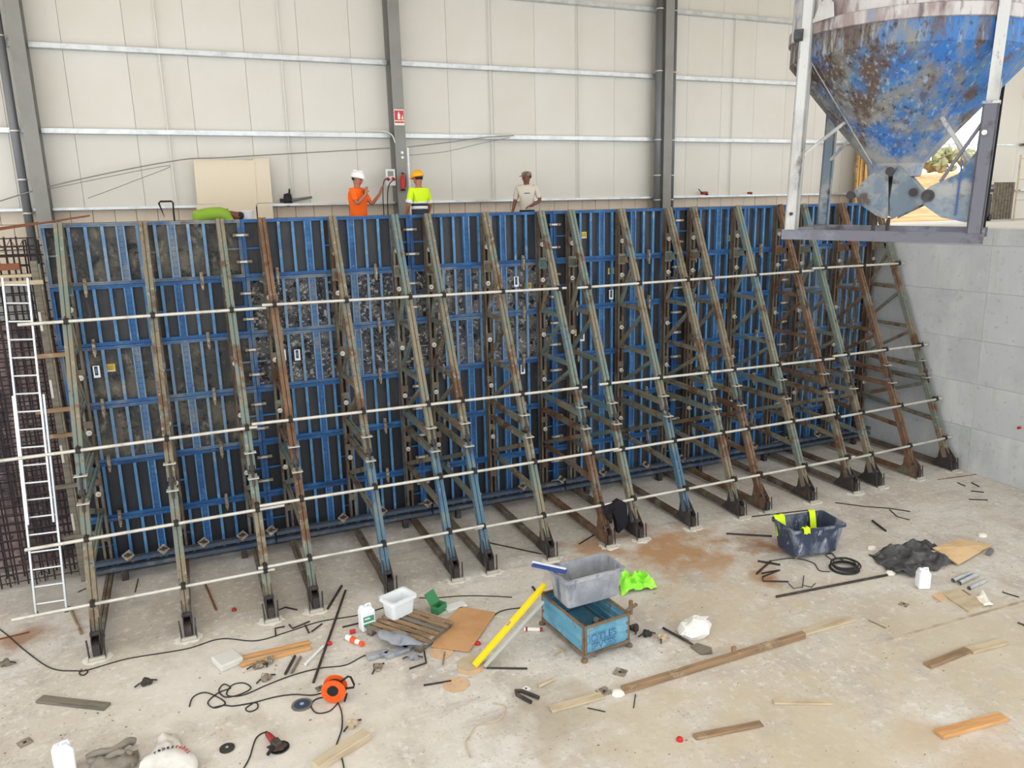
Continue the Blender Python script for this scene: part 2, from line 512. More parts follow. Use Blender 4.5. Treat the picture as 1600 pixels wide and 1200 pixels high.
# rust-brown stains plus tan, pale and grey patches set on the floor
nt = MATS['floor_concrete'].node_tree
bsdf = nt.nodes['Principled BSDF']
src = bsdf.inputs['Base Color'].links[0].from_socket
tcn = [n for n in nt.nodes if n.type == 'TEX_COORD'][0]
for k, (px, py, r, col, st) in enumerate(((1060, 862, 1.3, (172, 132, 92), 0.9), (930, 862, 0.75, (166, 128, 92), 0.85), (1185, 850, 0.55, (150, 112, 80), 0.9), (1205, 905, 0.35, (150, 104, 66), 0.9),
                                          (25, 1000, 0.5, (150, 108, 76), 0.8), (860, 1120, 0.9, (160, 146, 126), 0.7), (1130, 950, 1.5, (190, 172, 146), 0.6), (1520, 1000, 2.2, (188, 174, 150), 0.7),
                                          (1300, 1170, 1.9, (188, 173, 148), 0.7), (1560, 1190, 0.9, (186, 164, 138), 0.7), (1010, 1150, 1.2, (188, 174, 150), 0.6), (330, 1060, 1.6, (214, 207, 197), 0.7), (520, 1150, 1.6, (212, 205, 194), 0.7),
                                          (150, 905, 1.5, (176, 168, 160), 0.6))):
    c = floor_at(px, py)
    sb_ = nt.nodes.new('ShaderNodeVectorMath')
    sb_.operation = 'SUBTRACT'
    sb_.inputs[1].default_value = (c.x, c.y, 0)
    nt.links.new(tcn.outputs['Object'], sb_.inputs[0])
    ln = nt.nodes.new('ShaderNodeVectorMath')
    ln.operation = 'LENGTH'
    nt.links.new(sb_.outputs[0], ln.inputs[0])
    nz = nt.nodes.new('ShaderNodeTexNoise')
    nz.inputs['Scale'].default_value = 2.2
    nz.inputs['Detail'].default_value = 6
    nt.links.new(tcn.outputs['Object'], nz.inputs['Vector'])
    am = nt.nodes.new('ShaderNodeMath')
    am.operation = 'MULTIPLY_ADD'
    am.inputs[1].default_value = r * 2.4
    am.inputs[2].default_value = -r * 1.2
    nt.links.new(nz.outputs['Fac'], am.inputs[0])
    ad = nt.nodes.new('ShaderNodeMath')
    nt.links.new(ln.outputs['Value'], ad.inputs[0])
    nt.links.new(am.outputs[0], ad.inputs[1])
    mr = nt.nodes.new('ShaderNodeMapRange')
    mr.inputs['From Min'].default_value = r
    mr.inputs['From Max'].default_value = r * 0.25
    mr.inputs['To Max'].default_value = st
    nt.links.new(ad.outputs[0], mr.inputs['Value'])
    mx = nt.nodes.new('ShaderNodeMix')
    mx.data_type = 'RGBA'
    nt.links.new(mr.outputs[0], mx.inputs['Factor'])
    nt.links.new(src, mx.inputs['A'])
    mx.inputs['B'].default_value = lin(col)
    src = mx.outputs['Result']
nt.links.new(src, bsdf.inputs['Base Color'])

# earth bank behind the formwork, with a pale lip, and the ledge the workers stand on
tag(MB().box(-16, RIGHT_X, 0.95, 3.3, 0.0, 4.45).build('wall_bank', 'soil_dark'), 'dark earth bank behind the reinforcement cage', kind='structure')
tag(MB().box(-16, RIGHT_X, 0.9, 3.3, 4.45, 5.05).build('floor_ledge', 'pale_lip'), 'pale ledge on top of the earth bank behind the formwork', kind='structure')

# right concrete wall: cast panels with recessed joints
wr = MB().box(RIGHT_X + 0.012, RIGHT_X + 0.4, -14, 0.9, 0.0, 5.40).build('wall_right', 'wall_concrete')
tag(wr, 'grey cast concrete wall with formwork joints at the right', kind='structure')
ys = [0.9, -0.02, -3.0, -6.0, -9.0, -12.0, -14.0]
zs = [0.0, 1.03, 2.03, 3.0, 4.05, 5.05, 5.41]
for a in range(len(ys) - 1):
    for b in range(len(zs) - 1):
        y1, y0 = ys[a] - 0.006, ys[a + 1] + 0.006
        dx = random.uniform(-0.003, 0.003)
        bevel(MB().box(RIGHT_X + dx, RIGHT_X + 0.02, y0, y1, zs[b] + (0.006 if b else 0.0), zs[b + 1] - 0.006).build('panel', 'wall_concrete', wr), 0.004)
pin = thing('wall_pin', 'short bolt with red cap sticking out of the concrete wall', 'bolt', (RIGHT_X, -4.15, 1.35))
MB().tube((0.0, 0, 0), (-0.16, 0, 0), 0.012).build('rod', 'bright_steel', pin)
MB().tube((-0.13, 0, 0), (-0.19, 0, 0), 0.03).build('cap', 'red', pin)

# upper slab and the ground outside
tag(MB().box(RIGHT_X + 0.4, 42, -14, 3.4, 4.9, 5.36).build('floor_upper', 'slab_concrete'), 'bright concrete slab beyond the right wall', kind='structure')
g = MB()
NX, NY = 40, 34
gv, gf = [], []
for j in range(NY + 1):
    for i in range(NX + 1):
        x = -20 + 110 * i / NX
        y = 3.4 + 90 * j / NY
        h = 5.33
        t = max(0.0, min(1.0, (y - 14) / 22))
        t2 = t * t * (3 - 2 * t)
        h += 3.6 * t2 * (0.75 + 0.35 * noise.noise(Vector((x * 0.09, y * 0.07, 2)))) + 0.5 * noise.noise(Vector((x * 0.3, y * 0.3, 5))) * t
        gv.append((x, y, h))
for j in range(NY):
    for i in range(NX):
        a = j * (NX + 1) + i
        gf.append((a, a + 1, a + NX + 2, a + NX + 1))
tag(g.add(gv, gf).build('ground_outside', 'earth_orange', smooth=True), 'orange earth bank outside the hall opening', kind='structure')


def tree(x, y, z, r, label):
    t = thing('tree', label, 'tree', (x, y, z), 0, 'trees on the far bank')
    MB().tube((0, 0, -0.5), (0, 0, r * 0.9), 0.14, 7, 0.08).build('trunk', 'bark', t)
    cr = MB()
    for k in range(60):
        c = Vector((random.gauss(0, .5), random.gauss(0, .4), random.uniform(0.2, 1.3))) * r
        rr = r * random.uniform(0.12, 0.26)
        prof = [(0, -rr), (rr * .75, -rr * .6), (rr, 0), (rr * .7, rr * .62), (0, rr)]
        cr.lathe(prof, 8, c)
    o = cr.build('crown', 'leaf_green_hazed', t)
    for v in o.data.vertices:
        d = noise.noise_vector(v.co * 1.7)
        v.co += d * 0.22 * r


tree_names = ['low pale green tree on the bank, leftmost seen through the opening', 'second low tree from the left on the far bank',
              'middle low tree on the far bank behind the hopper gate', 'fourth low tree from the left on the far bank',
              'low tree on the far bank nearest the right hopper post', 'low tree on the far bank right of the hopper post']
for k, (x, y, r) in enumerate([(60, 47, 1.9), (64, 48, 1.5), (68, 47, 1.9), (72, 49, 1.6), (76, 48, 2.0), (80, 47, 1.7)]):
    tree(x, y, 8.9, r, tree_names[k])

# back wall: cladding sheets, girts, sag rods
wb = MB().box(-16, 15.5, WALL_Y + 0.04, WALL_Y + 0.10, 6.2, 11.3).build('wall_back', 'joint_grey')
tag(wb, 'cream sheet-clad back wall of the hall with steel girts', kind='structure')
MB().box(20.9, 42, WALL_Y + 0.04, WALL_Y + 0.10, 5.36, 11.3).build('backing', 'joint_grey', wb)
MB().box(15.5, 20.9, WALL_Y + 0.04, WALL_Y + 0.10, 10.6, 11.3).build('lintel', 'cladding', wb)
x = -4.5 - 1.066 * 10
while x < 41:
    x1 = x + 1.066 - 0.006
    if not (x1 > 15.5 and x < 20.9):
        z0 = 6.27 if x < 15.5 else 5.36
        MB().box(x, min(x1, 15.5) if x < 15.5 else x1, WALL_Y, WALL_Y + 0.045, z0, 11.3).build('cladding_panel', 'cladding', wb)
    elif x < 15.5:
        MB().box(x, 15.5, WALL_Y, WALL_Y + 0.045, 6.27, 11.3).build('cladding_panel', 'cladding', wb)
    elif x1 > 20.9 and x < 20.9:
        MB().box(20.9, x1, WALL_Y, WALL_Y + 0.045, 5.36, 11.3).build('cladding_panel', 'cladding', wb)
    x += 1.066
COLX = [-11.95, -5.15, 1.68, 8.5, 15.3, 22.1, 28.9]
GZ = [6.27, 7.68, 9.16, 10.68]
for a in range(len(COLX) - 1):
    xa, xb = COLX[a] + 0.13, COLX[a + 1] - 0.13
    for z in GZ:
        if a == 4 and (z < 7 or z > 8):
            continue
        gb = MB()
        if z == 6.27:
            gb.box(xa, xb, WALL_Y - 0.22, WALL_Y + 0.0, z - 0.03, z + 0.02)
        elif a == 4:
            gb.box(xa, xb, WALL_Y - 0.03, WALL_Y + 0.0, z - 0.03, z + 0.02)
        else:                                   # C section lying on its side: web up front, two lips
            gb.box(xa, xb, WALL_Y - 0.16, WALL_Y - 0.01, z + 0.035, z + 0.042)
            gb.box(xa, xb, WALL_Y - 0.166, WALL_Y - 0.16, z - 0.045, z + 0.042)
            gb.box(xa, xb, WALL_Y - 0.16, WALL_Y - 0.01, z - 0.045, z - 0.038)
        gb.build('girt', 'galvanised', wb)
    if a != 4:
        for f in (1 / 3, 2 / 3):
            xs = COLX[a] + (COLX[a + 1] - COLX[a]) * f
            for k in range(len(GZ) - 1):
                MB().tube((xs, WALL_Y - 0.05, GZ[k] + 0.02), (xs, WALL_Y - 0.05, GZ[k + 1] - 0.04), 0.016, 6).build('sag_rod', 'white_rod', wb)

# block plinth under the cladding
wp = MB().box(-16, 15.5, WALL_Y + 0.03, WALL_Y + 0.2, 5.0, 6.24).build('wall_plinth', 'mortar')
tag(wp, 'beige concrete block plinth below the cladding', kind='structure')
blk = None
for c in range(5):
    z1 = 6.24 - 0.247 * c
    x = -8.2 + (0.19 if c % 2 else 0)
    while x < 15.1:
        if c < 2 or x < -4.2:
            if blk is None:
                blk = bevel(MB().box(0, 0.374, 0, 0.05, -0.239, 0).build('block', 'block_beige', wp), 0.004)
                o = blk
            else:
                o = blk.copy()
                COL.objects.link(o)
            o.location = (x, WALL_Y - 0.01 + random.uniform(-.003, .003), z1)
        x += 0.382


def column(x, label):
    t = thing('steel_column', label, 'column', (x, WALL_Y - 0.28, 5.05), 0, 'steel columns along the back wall')
    MB().box(-0.12, 0.12, -0.17, -0.15, 0, 6.2).build('flange', 'column_grey', t)
    MB().box(-0.12, 0.12, 0.23, 0.25, 0, 6.2).build('flange', 'column_grey', t)
    MB().box(-0.008, 0.008, -0.15, 0.23, 0, 6.2).build('web', 'column_grey', t)
    return t


def downpipe(x, y, r, label):
    t = thing('downpipe', label, 'pipe', (x, y, 5.05), 0, 'rainwater pipes beside the columns')
    MB().tube((0, 0, 0), (0, 0, 6.2), r, 14).build('pipe', 'pipe_grey', t, smooth=True)
    for z in (1.15, 1.75, 2.6, 4.2, 5.6):
        b = MB().tube((0, 0, z - 0.012), (0, 0, z + 0.012), r + 0.012, 14)
        b.box(-0.012, 0.012, 0, WALL_Y - y - 0.03, z - 0.01, z + 0.01).build('bracket', 'bright_steel', t)


column(COLX[1], 'grey steel column at the left with a pipe on its left side')
column(COLX[2], 'grey steel column carrying the red fire sign')
column(COLX[3], 'grey steel column between two rainwater pipes')
column(COLX[4], 'grey steel column at the left side of the bright opening')
downpipe(-5.42, WALL_Y - 0.3, 0.075, 'grey rainwater pipe left of the left steel column')
downpipe(8.29, WALL_Y - 0.32, 0.085, 'thick grey rainwater pipe left of the far steel column')
downpipe(8.76, WALL_Y - 0.25, 0.065, 'thin grey rainwater pipe right of the far steel column')

# unseen hall roof: height, solid part and open skylight strips shaped for the light
MB_ROOF = MB().box(-16, 42, -1.5, 3.2, 11.32, 11.4)
cl = MB().box(-16, 42, -18, -17.6, 11.25, 11.5).build('ceiling', 'roof_sheet')
MB_ROOF.build('roof_sheet', 'roof_sheet', cl)
tag(cl, 'unseen cream sheet roof with skylight gaps shaped for the light', kind='structure')
x = -16
k = 0
while x < 42:
    w = 3.0 if k % 2 == 0 else 1.3
    if k % 2 == 0:
        MB().box(x, min(42, x + w), -17.6, -1.5, 11.32, 11.4).build('roof_sheet', 'roof_sheet', cl)
    x += w
    k += 1

# ------------------------------------------------------------------ formwork panels
PW, PH = 2.97, 0.985
THIN = [0.38, 0.62, 0.86, 1.37, 1.63, 2.14, 2.38, 2.62]
WIDE = [1.12, 1.88]


def panel_proto(frame, ply):
    edge = 'blue_edge' if frame == 'blue_clean' else 'blue_edge_worn'
    t = thing('formwork_panel', 'x', 'panel', (0, 0, 0), 0, 'formwork panels stacked in six columns')
    for z in (0.0, PH - 0.055):
        r = MB().box(0, PW, 0.012, 0.12, z, z + 0.055)
        r.box(0, PW, 0.0, 0.014, z, z + 0.018).box(0, PW, 0.0, 0.014, z + 0.037, z + 0.055)
        r.build('rail', frame, t)
    for x in (0.0, PW - 0.055):
        r = MB().box(x, x + 0.055, 0.012, 0.12, 0.055, PH - 0.055)
        r.box(x, x + 0.016, 0.0, 0.014, 0.055, PH - 0.055).box(x + 0.039, x + 0.055, 0.0, 0.014, 0.055, PH - 0.055)
        r.build('side_rail', frame, t)
    s0 = None
    for x in THIN:
        if s0 is None:
            s0 = MB().box(-0.024, 0.024, 0.006, 0.016, 0.055, PH - 0.055).box(-0.005, 0.005, 0.016, 0.1, 0.055, PH - 0.055).build('stud', edge, t)
            o = s0
        else:
            o = s0.copy()
            COL.objects.link(o)
        o.location = (x, 0, 0)
    w0 = None
    for x in WIDE:
        if w0 is None:
            b = MB().box(-0.065, -0.042, 0.004, 0.1, 0.055, PH - 0.055).box(0.042, 0.065, 0.004, 0.1, 0.055, PH - 0.055)
            w0 = b.build('wide_stud', edge, t)
            wc = MB().box(-0.042, 0.042, 0.022, 0.03, 0.055, PH - 0.055).build('web', frame, w0)
            hl = MB()
            for kz in range(9):
                for hx in (-0.018, 0.018):
                    hl.tube((hx, 0.0185, 0.12 + kz * 0.093), (hx, 0.0222, 0.12 + kz * 0.093), 0.008, 8)
            h0 = tag(hl.build('hole_row', 'ply_dark', w0), kind='stuff')
            o = w0
        else:
            o = w0.copy()
            COL.objects.link(o)
            for c in (h0.copy(), wc.copy()):
                COL.objects.link(c)
                c.parent = o
        o.location = (x, 0, 0)
    for xa, xb in ((0.055, 0.36), (1.39, 1.61), (2.64, PW - 0.055)):
        MB().box(xa, xb, 0.03, 0.06, 0.475, 0.505).build('crosspiece', frame, t)
    MB().box(0.01, PW - 0.01, 0.1, 0.12, 0.01, PH - 0.01).build('plywood', ply, t)
    return t


XC = [-4.90, -1.92, 1.06, 4.045, 7.025, 10.04]
KIND = {  # column -> six rows from the bottom
    0: 'DDWWCG', 1: 'DDCSSC', 2: 'DDCSSC', 3: 'CCCCCC', 4: 'CCCCCC', 5: 'CWWWGC'}
protos = {}
spec = {'C': ('blue_clean', 'ply_clean', 'clean blue'), 'W': ('blue_worn', 'ply_worn', 'worn blue'), 'G': ('blue_grey', 'ply_worn', 'weathered grey-blue'),
        'S': ('blue_worn', 'ply_splatter', 'cement-splattered blue'), 'D': ('blue_clean', 'ply_dark', 'dark-faced blue')}
ROWN = ['bottom row', 'second row up', 'third row up', 'fourth row up', 'fifth row up', 'top row']
COLN = ['leftmost stack', 'second stack from the left', 'third stack from the left', 'third stack from the right', 'second stack from the right', 'rightmost stack']
for c in range(6):
    for r in range(6):
        kk = KIND[c][r]
        lab = '%s steel formwork panel, %s of the %s' % (spec[kk][2], ROWN[r], COLN[c])
        loc = (XC[c], 0, 0.04 + r * 0.995)
        if kk not in protos:
            protos[kk] = panel_proto(spec[kk][0], spec[kk][1])
            p = protos[kk]
            p.location = loc
            p['label'] = lab
        else:
            p = dup(protos[kk], loc, 0, lab)
        if c == 5:
            p.scale = (0.955, 1, 1)

# wedge clamps over the horizontal seams
ck = thing('seam_clamp', 'x', 'clamp', (0, 0, 0), 0, 'steel clamps over the horizontal panel seams')
b = MB().box(-0.028, 0.028, -0.05, -0.001, -0.13, 0.13)
b.box(-0.022, 0.022, -0.07, -0.05, -0.13, -0.07).box(-0.022, 0.022, -0.07, -0.05, 0.06, 0.13)
bevel(b.build('body', 'clamp_steel', ck), 0.006)
MB().prism([(-0.014, -0.17), (0.014, -0.17), (0.026, 0.05), (-0.026, 0.05)], 0.052, 0.072, Matrix.Rotation(PI / 2, 4, 'X')).build('wedge', 'clamp_steel', ck)
used = False
for c in range(6):
    for r in range(1, 6):
        for s, xr in enumerate((0.50, 2.26)):
            lab = 'steel clamp on the %s seam from the floor, %s, %s one' % (ORD[r - 1], COLN[c], ('left', 'right')[s])
            loc = (XC[c] + xr + random.uniform(-.03, .03), 0, 0.035 + r * 0.995 + random.uniform(-.03, .03))
            if not used:
                ck.location = loc
                ck['label'] = lab
                used = True
            else:
                dup(ck, loc, 0, lab)
# tie clamps over the vertical seams
vk = thing('joint_clamp', 'x', 'clamp', (0, 0, 0), 0, 'steel clamps over the vertical panel joints')
b = MB().box(-0.13, 0.13, -0.045, -0.001, -0.024, 0.024)
b.box(-0.13, -0.07, -0.07, -0.045, -0.02, 0.02).box(0.05, 0.13, -0.07, -0.045, -0.02, 0.02)
bevel(b.build('body', 'clamp_steel', vk), 0.006)
MB().prism([(-0.1, -0.013), (0.13, -0.02), (0.13, 0.02), (-0.1, 0.013)], 0.046, 0.062, Matrix.Rotation(PI / 2, 4, 'X')).build('wedge', 'bright_steel', vk)
used = False
for c in range(1, 6):
    for r in range(6):
        for s, zr in enumerate((0.27, 0.72)):
            lab = 'pale clamp across the %s vertical panel joint from the left, %s, %s one' % (ORD[c - 1], ROWN[r], ('lower', 'upper')[s])
            loc = (XC[c] - 0.005 + random.uniform(-.02, .02), 0, 0.04 + r * 0.995 + zr)
            if not used:
                vk.location = loc
                vk['label'] = lab
                used = True
            else:
                dup(vk, loc, 0, lab)

# yellow and white tags on the panels
def tag_card(name, label, x, z, w, h, m, y, cat='tag', grp='yellow tags on the formwork', inner=None):
    t = thing(name, label, cat, (x, y, z), 0, grp)
    MB().box(-w / 2, w / 2, -0.004, 0.0, -h / 2, h / 2).build('card', m, t)
    if inner == 'yellow':
        for k in range(4):
            MB().box(-w * 0.3 + k * w * 0.17, -w * 0.3 + k * w * 0.17 + 0.012, -0.0055, -0.004, -h * 0.3, h * 0.3).build('mark', 'wood_old', t)
        MB().box(-w / 2, w / 2, -0.0055, -0.004, -h / 2, -h / 2 + 0.02).build('stripe', 'paper', t)
    else:
        MB().box(-w * 0.28, w * 0.22, -0.0055, -0.004, -h * 0.3, h * 0.45).build('print', 'print_dark', t)
        MB().box(-w * 0.2, w * 0.1, -0.0065, -0.0055, -h * 0.1, h * 0.25).build('mark', 'blue_worn', t)
    return t


for lab, x, z in (('yellow tag on the leftmost stack, fourth row up', -4.21, 3.63), ('yellow tag high beside the tenth frame, top row', 4.78, 5.5),
                  ('yellow tag on the third stack beside a white label', 3.5, 4.53), ('yellow tag low behind the tenth frame, fourth row up', 4.53, 3.48),
                  ('narrow yellow tag beside the eleventh frame, fifth row up', 5.44, 4.73), ('yellow tag beside the fourteenth frame, top row', 8.47, 5.3),
                  ('yellow tag beside the fourteenth frame, fourth row up', 8.45, 3.77)):
    tag_card('yellow_tag', lab, x, z, 0.15, 0.13, 'yellow_tag', 0.0985, inner='yellow')
for lab, x, z in (('white and blue label hanging below a clamp on the leftmost stack', -4.41, 3.6), ('white label on the third stack left of a yellow tag', 3.2, 4.64),
                  ('white and blue label in the second stack beside the fourth frame', -1.17, 3.57), ('small white label close behind the fourth frame', -1.42, 3.59),
                  ('white label under the third stack right of the eighth frame', 3.3, 2.84), ('white label behind the thirteenth frame on the second stack from right', 7.45, 4.58),
                  ('thin white label at the top beside the tenth frame', 4.43, 5.44), ('white label below the tag right of the tenth frame', 4.69, 3.40),
                  ('thin white label left of the eleventh frame', 5.39, 4.24)):
    tag_card('panel_label', lab, x, z, 0.10, 0.2, 'plastic_white', 0.002, 'label', 'white labels on the formwork')

# ------------------------------------------------------------------ bracing frames (trusses)
XS = [-4.631, -3.431, -2.257, -1.581, -0.388, 0.742, 1.367, 2.522, 3.703, 4.37, 5.54, 6.70, 7.334, 8.515, 9.702, 10.409, 11.582, 12.70]
UPM = ['green', 'tan', 'green', 'rust', 'tan', 'green', 'tan', 'tan', 'green', 'green', 'green', 'tan', 'tan', 'green', 'rust', 'green', 'rust', 'tan']
LOM = ['tan', 'tan', 'green', 'tan', 'blue', 'blue', 'blue', 'green', 'rust', 'green', 'blue', 'tan', 'rust', 'tan', 'tan', 'tan', 'rust', 'tan']
YT, YB = -0.125, -2.76


def ys_(z):
    return YT + (YB - YT) * (6.0 - z) / 6.0


def double(p, q, w, h, gap):
    """two channels back to back with a slot between"""
    b = MB()
    p, q = Vector(p), Vector(q)
    off = (w + gap) / 4 + gap / 4
    for s in (-1, 1):
        b.beam(p + Vector((s * (w / 4 + gap / 4), 0, 0)), q + Vector((s * (w / 4 + gap / 4), 0, 0)), (w - gap) / 2, h, (1, 0, 0))
    b.beam(p, q, gap + 0.01, h * 0.55, (1, 0, 0))
    return b


TR = {}


def truss(i):
    x = XS[i]
    um, lm = 'steel_' + UPM[i], 'steel_' + LOM[i]
    bm_ = 'steel_tan' if i % 3 else 'steel_green'
    if LOM[i] == 'rust':
        bm_ = 'steel_rust'
    word = {'tan': 'tan', 'green': 'grey-green', 'rust': 'rusty', 'blue': 'blue'}
    lab = '%s triangular bracing frame with %s lower leg, %s from the ladder' % (word[UPM[i]], word[LOM[i]], ORD[i])
    t = thing('bracing_frame', lab, 'brace', (x, 0, 0), 0, 'bracing frames holding the formwork')

    def part(key, mt, fn, smooth=False):
        if key not in TR:
            TR[key] = fn().mesh(key.split('|')[0])
            TR[key].materials.append(MATS['dark_steel'])
            if smooth:
                TR[key].polygons.foreach_set('use_smooth', [True] * len(TR[key].polygons))
        o = bpy.data.objects.new(key.split('|')[0], TR[key])
        COL.objects.link(o)
        o.parent = t
        o.material_slots[0].link = 'OBJECT'
        o.material_slots[0].material = MATS[mt]
        return o

    for s in (-1, 1):
        def ch(s=s):
            b = MB().box(s * 0.025, s * 0.03, -0.14, -0.012, 0.12, 5.97)
            b.box(min(s * 0.025, s * 0.065), max(s * 0.025, s * 0.065), -0.145, -0.138, 0.12, 5.97)
            b.box(min(s * 0.025, s * 0.065), max(s * 0.025, s * 0.065), -0.019, -0.012, 0.12, 5.97)
            return b
        part('soldier_channel|%d' % s, 'soldier_steel', ch)
    for z in (5.42, 4.62, 3.62, 2.75, 1.75, 0.75):
        part('spacer_plate|%.2f' % z, 'soldier_steel', lambda z=z: MB().box(-0.07, 0.07, -0.155, -0.145, z - 0.06, z + 0.06))
    for z in (4.66, 3.55, 2.62, 1.55, 5.36):
        part('tie_nut|%.2f' % z, 'bright_steel', lambda z=z: MB().tube((0, -0.156, z), (0, -0.185, z), 0.045, 12).tube((0, -0.185, z), (0, -0.26, z), 0.014, 8))
    part('upper_strut|', um, lambda: double((0, ys_(6.0), 6.0), (0, ys_(2.12), 2.12), 0.12, 0.11, 0.014))
    part('lower_strut|', lm, lambda: double((0, ys_(2.05), 2.05), (0, ys_(0.28), 0.28), 0.125, 0.12, 0.014))
    part('head_bracket|', um, lambda: MB().box(-0.06, 0.06, -0.55, -0.14, 4.93, 5.05).box(-0.075, 0.075, -0.18, -0.145, 4.88, 5.1))

    def br(p, q, w=0.075, h=0.07):
        return lambda: double((0, p[0], p[1]), (0, q[0], q[1]), w, h, 0.01)
    part('brace|4', um, br((-0.14, 4.04), (ys_(4.02), 4.02)))
    part('brace|3', um, br((-0.14, 3.15), (ys_(3.13), 3.13)))
    part('brace|2', um, br((-0.14, 2.28), (ys_(2.27), 2.25), 0.09, 0.09))
    part('brace|1', bm_, br((-0.14, 1.97), (ys_(1.96), 1.96), 0.09, 0.09))
    part('diagonal|a', um, br((ys_(4.9), 4.9), (-0.14, 4.08), 0.06, 0.06))
    part('diagonal|b', um, br((ys_(3.95), 3.95), (-0.14, 3.2), 0.06, 0.06))
    part('diagonal|c', um, br((ys_(3.05), 3.05), (-0.14, 2.34), 0.06, 0.06))
    part('diagonal|d', bm_, br((ys_(1.9), 1.88), (-0.14, 1.24), 0.07, 0.08))
    part('brace|0', bm_, br((-0.14, 1.22), (ys_(1.08), 1.08), 0.07, 0.08))
    part('base_beam|', 'soldier_steel' if LOM[i] != 'rust' else 'steel_rust', br((-0.05, 0.12), (-2.6, 0.1), 0.1, 0.1))

    def jack():
        b = MB().tube((0, ys_(2.42) - 0.085, 2.42), (0, ys_(1.9) - 0.085, 1.9), 0.02, 8)
        b.tube((0, ys_(2.2) - 0.085, 2.2), (0, ys_(2.12) - 0.085, 2.12), 0.045, 8)
        return b
    part('jack_screw|', 'dark_steel', jack)
    part('jack_plate|a', 'bright_steel', lambda: MB().box(-0.09, 0.09, ys_(2.4) - 0.14, ys_(2.4) - 0.03, 2.385, 2.4))
    part('jack_plate|b', 'bright_steel', lambda: MB().box(-0.085, 0.085, ys_(2.02) - 0.14, ys_(2.02) - 0.03, 2.01, 2.025))

    def gusset():
        b = MB()
        Mx = Matrix(((0, 0, 1, 0), (1, 0, 0, 0), (0, 1, 0, 0), (0, 0, 0, 1)))
        for s in (-0.058, 0.05):
            b.prism([(-2.82, 0.03), (-2.28, 0.05), (-2.46, 0.25), (-2.5, 0.55), (-2.62, 0.5), (-2.84, 0.28)], s, s + 0.01, Mx)
        return b
    part('foot_gusset|', 'dark_steel' if LOM[i] != 'rust' else 'steel_rust', gusset)
    part('foot_shoe|', 'dark_steel', lambda: MB().box(-0.045, 0.045, -2.88, -2.66, 0.02, 0.22).tube((-0.07, -2.72, 0.32), (0.07, -2.72, 0.32), 0.035, 10))
    part('base_plate|', 'bright_steel', lambda: MB().box(-0.12, 0.12, -2.95, -2.62, 0.0, 0.018))
    for s in (-1, 1):
        part('anchor_bar|%d' % s, 'dark_steel', lambda s=s: MB().tube((s * 0.095, -2.88, 0.0), (s * 0.11, -2.83, 0.3), 0.012, 6))
    part('anchor_nut|', 'bright_steel', lambda: MB().box(-0.1, 0.1, -2.91, -2.87, 0.018, 0.05))

    def gr():
        b = MB()
        n = 20
        pts = [(math.cos(2 * PI * k / n) * (0.2 + 0.12 * noise.noise(Vector((k * 1.1, i * 3.1, 0)))), -2.85 + math.sin(2 * PI * k / n) * (0.15 + 0.1 * noise.noise(Vector((k * 1.3, i * 2.1, 4))))) for k in range(n)]
        return b.prism(pts, 0.0005, 0.004)
    part('grout_patch|%d' % i, 'grout', gr)
    return t


for i in range(18):
    truss(i)

# scaffold tubes across the frames, each with its couplers
ROWS = [
    ('upper', [((-5.26, 4.56), (-1.72, 4.56)), ((-1.78, 4.61), (3.84, 4.55)), ((4.1, 4.53), (10.1, 4.55)), ((10.02, 4.60), (12.88, 4.58))]),
    ('second', [((-6.4, 2.73), (-2.1, 2.76)), ((-2.18, 2.82), (3.85, 2.75)), ((4.15, 2.75), (10.05, 2.68)), ((9.97, 2.74), (12.88, 2.74))]),
    ('third', [((-5.4, 1.54), (-1.85, 1.57)), ((-2.28, 1.63), (4.24, 1.61)), ((4.16, 1.57), (9.78, 1.57)), ((9.68, 1.52), (12.88, 1.56))]),
    ('lowest', [((-5.62, 0.70), (-2.12, 0.70)), ((-2.36, 0.77), (1.35, 0.76)), ((1.2, 0.72), (3.92, 0.70)), ((4.1, 0.72), (9.86, 0.71)), ((9.72, 0.66), (12.88, 0.71))])]
for rn, segs in ROWS:
    for k, (a, c) in enumerate(segs):
        z = (a[1] + c[1]) / 2
        off = -0.13 - (0.055 if k % 2 else 0.0)

        def pt(xx):
            f = (xx - a[0]) / (c[0] - a[0])
            zz = a[1] + (c[1] - a[1]) * f
            return Vector((xx - a[0], ys_(zz) + off + 0.02, zz))
        nm = {0: 'leftmost', len(segs) - 1: 'rightmost'}.get(k, ORD[k] + ' from the left')
        t = thing('scaffold_tube', 'long pale steel tube in the %s row across the frames, %s' % (rn, nm), 'tube', (a[0], 0, 0), 0, 'scaffold tubes tying the frames')
        P0, P1 = pt(a[0]), pt(c[0])
        b = MB().tube(P0, P1, 0.026, 12, cap=False)
        b.tube(P1, P0, 0.021, 12, cap=False)
        b.build('tube', 'tube_steel', t, smooth=True)
        cm = None
        for x in XS:
            if a[0] < x < c[0]:
                p = pt(x)
                if cm is None:
                    cb = MB().tube((-0.032, 0, 0), (0.032, 0, 0), 0.042, 10).box(-0.03, 0.03, 0.0, 0.085, -0.045, 0.045).tube((0, -0.02, 0.03), (0, -0.02, 0.085), 0.011, 6)
                    cm = cb.build('coupler', 'coupler_dark', t)
                    o = cm
                else:
                    o = cm.copy()
                    COL.objects.link(o)
                o.location = p

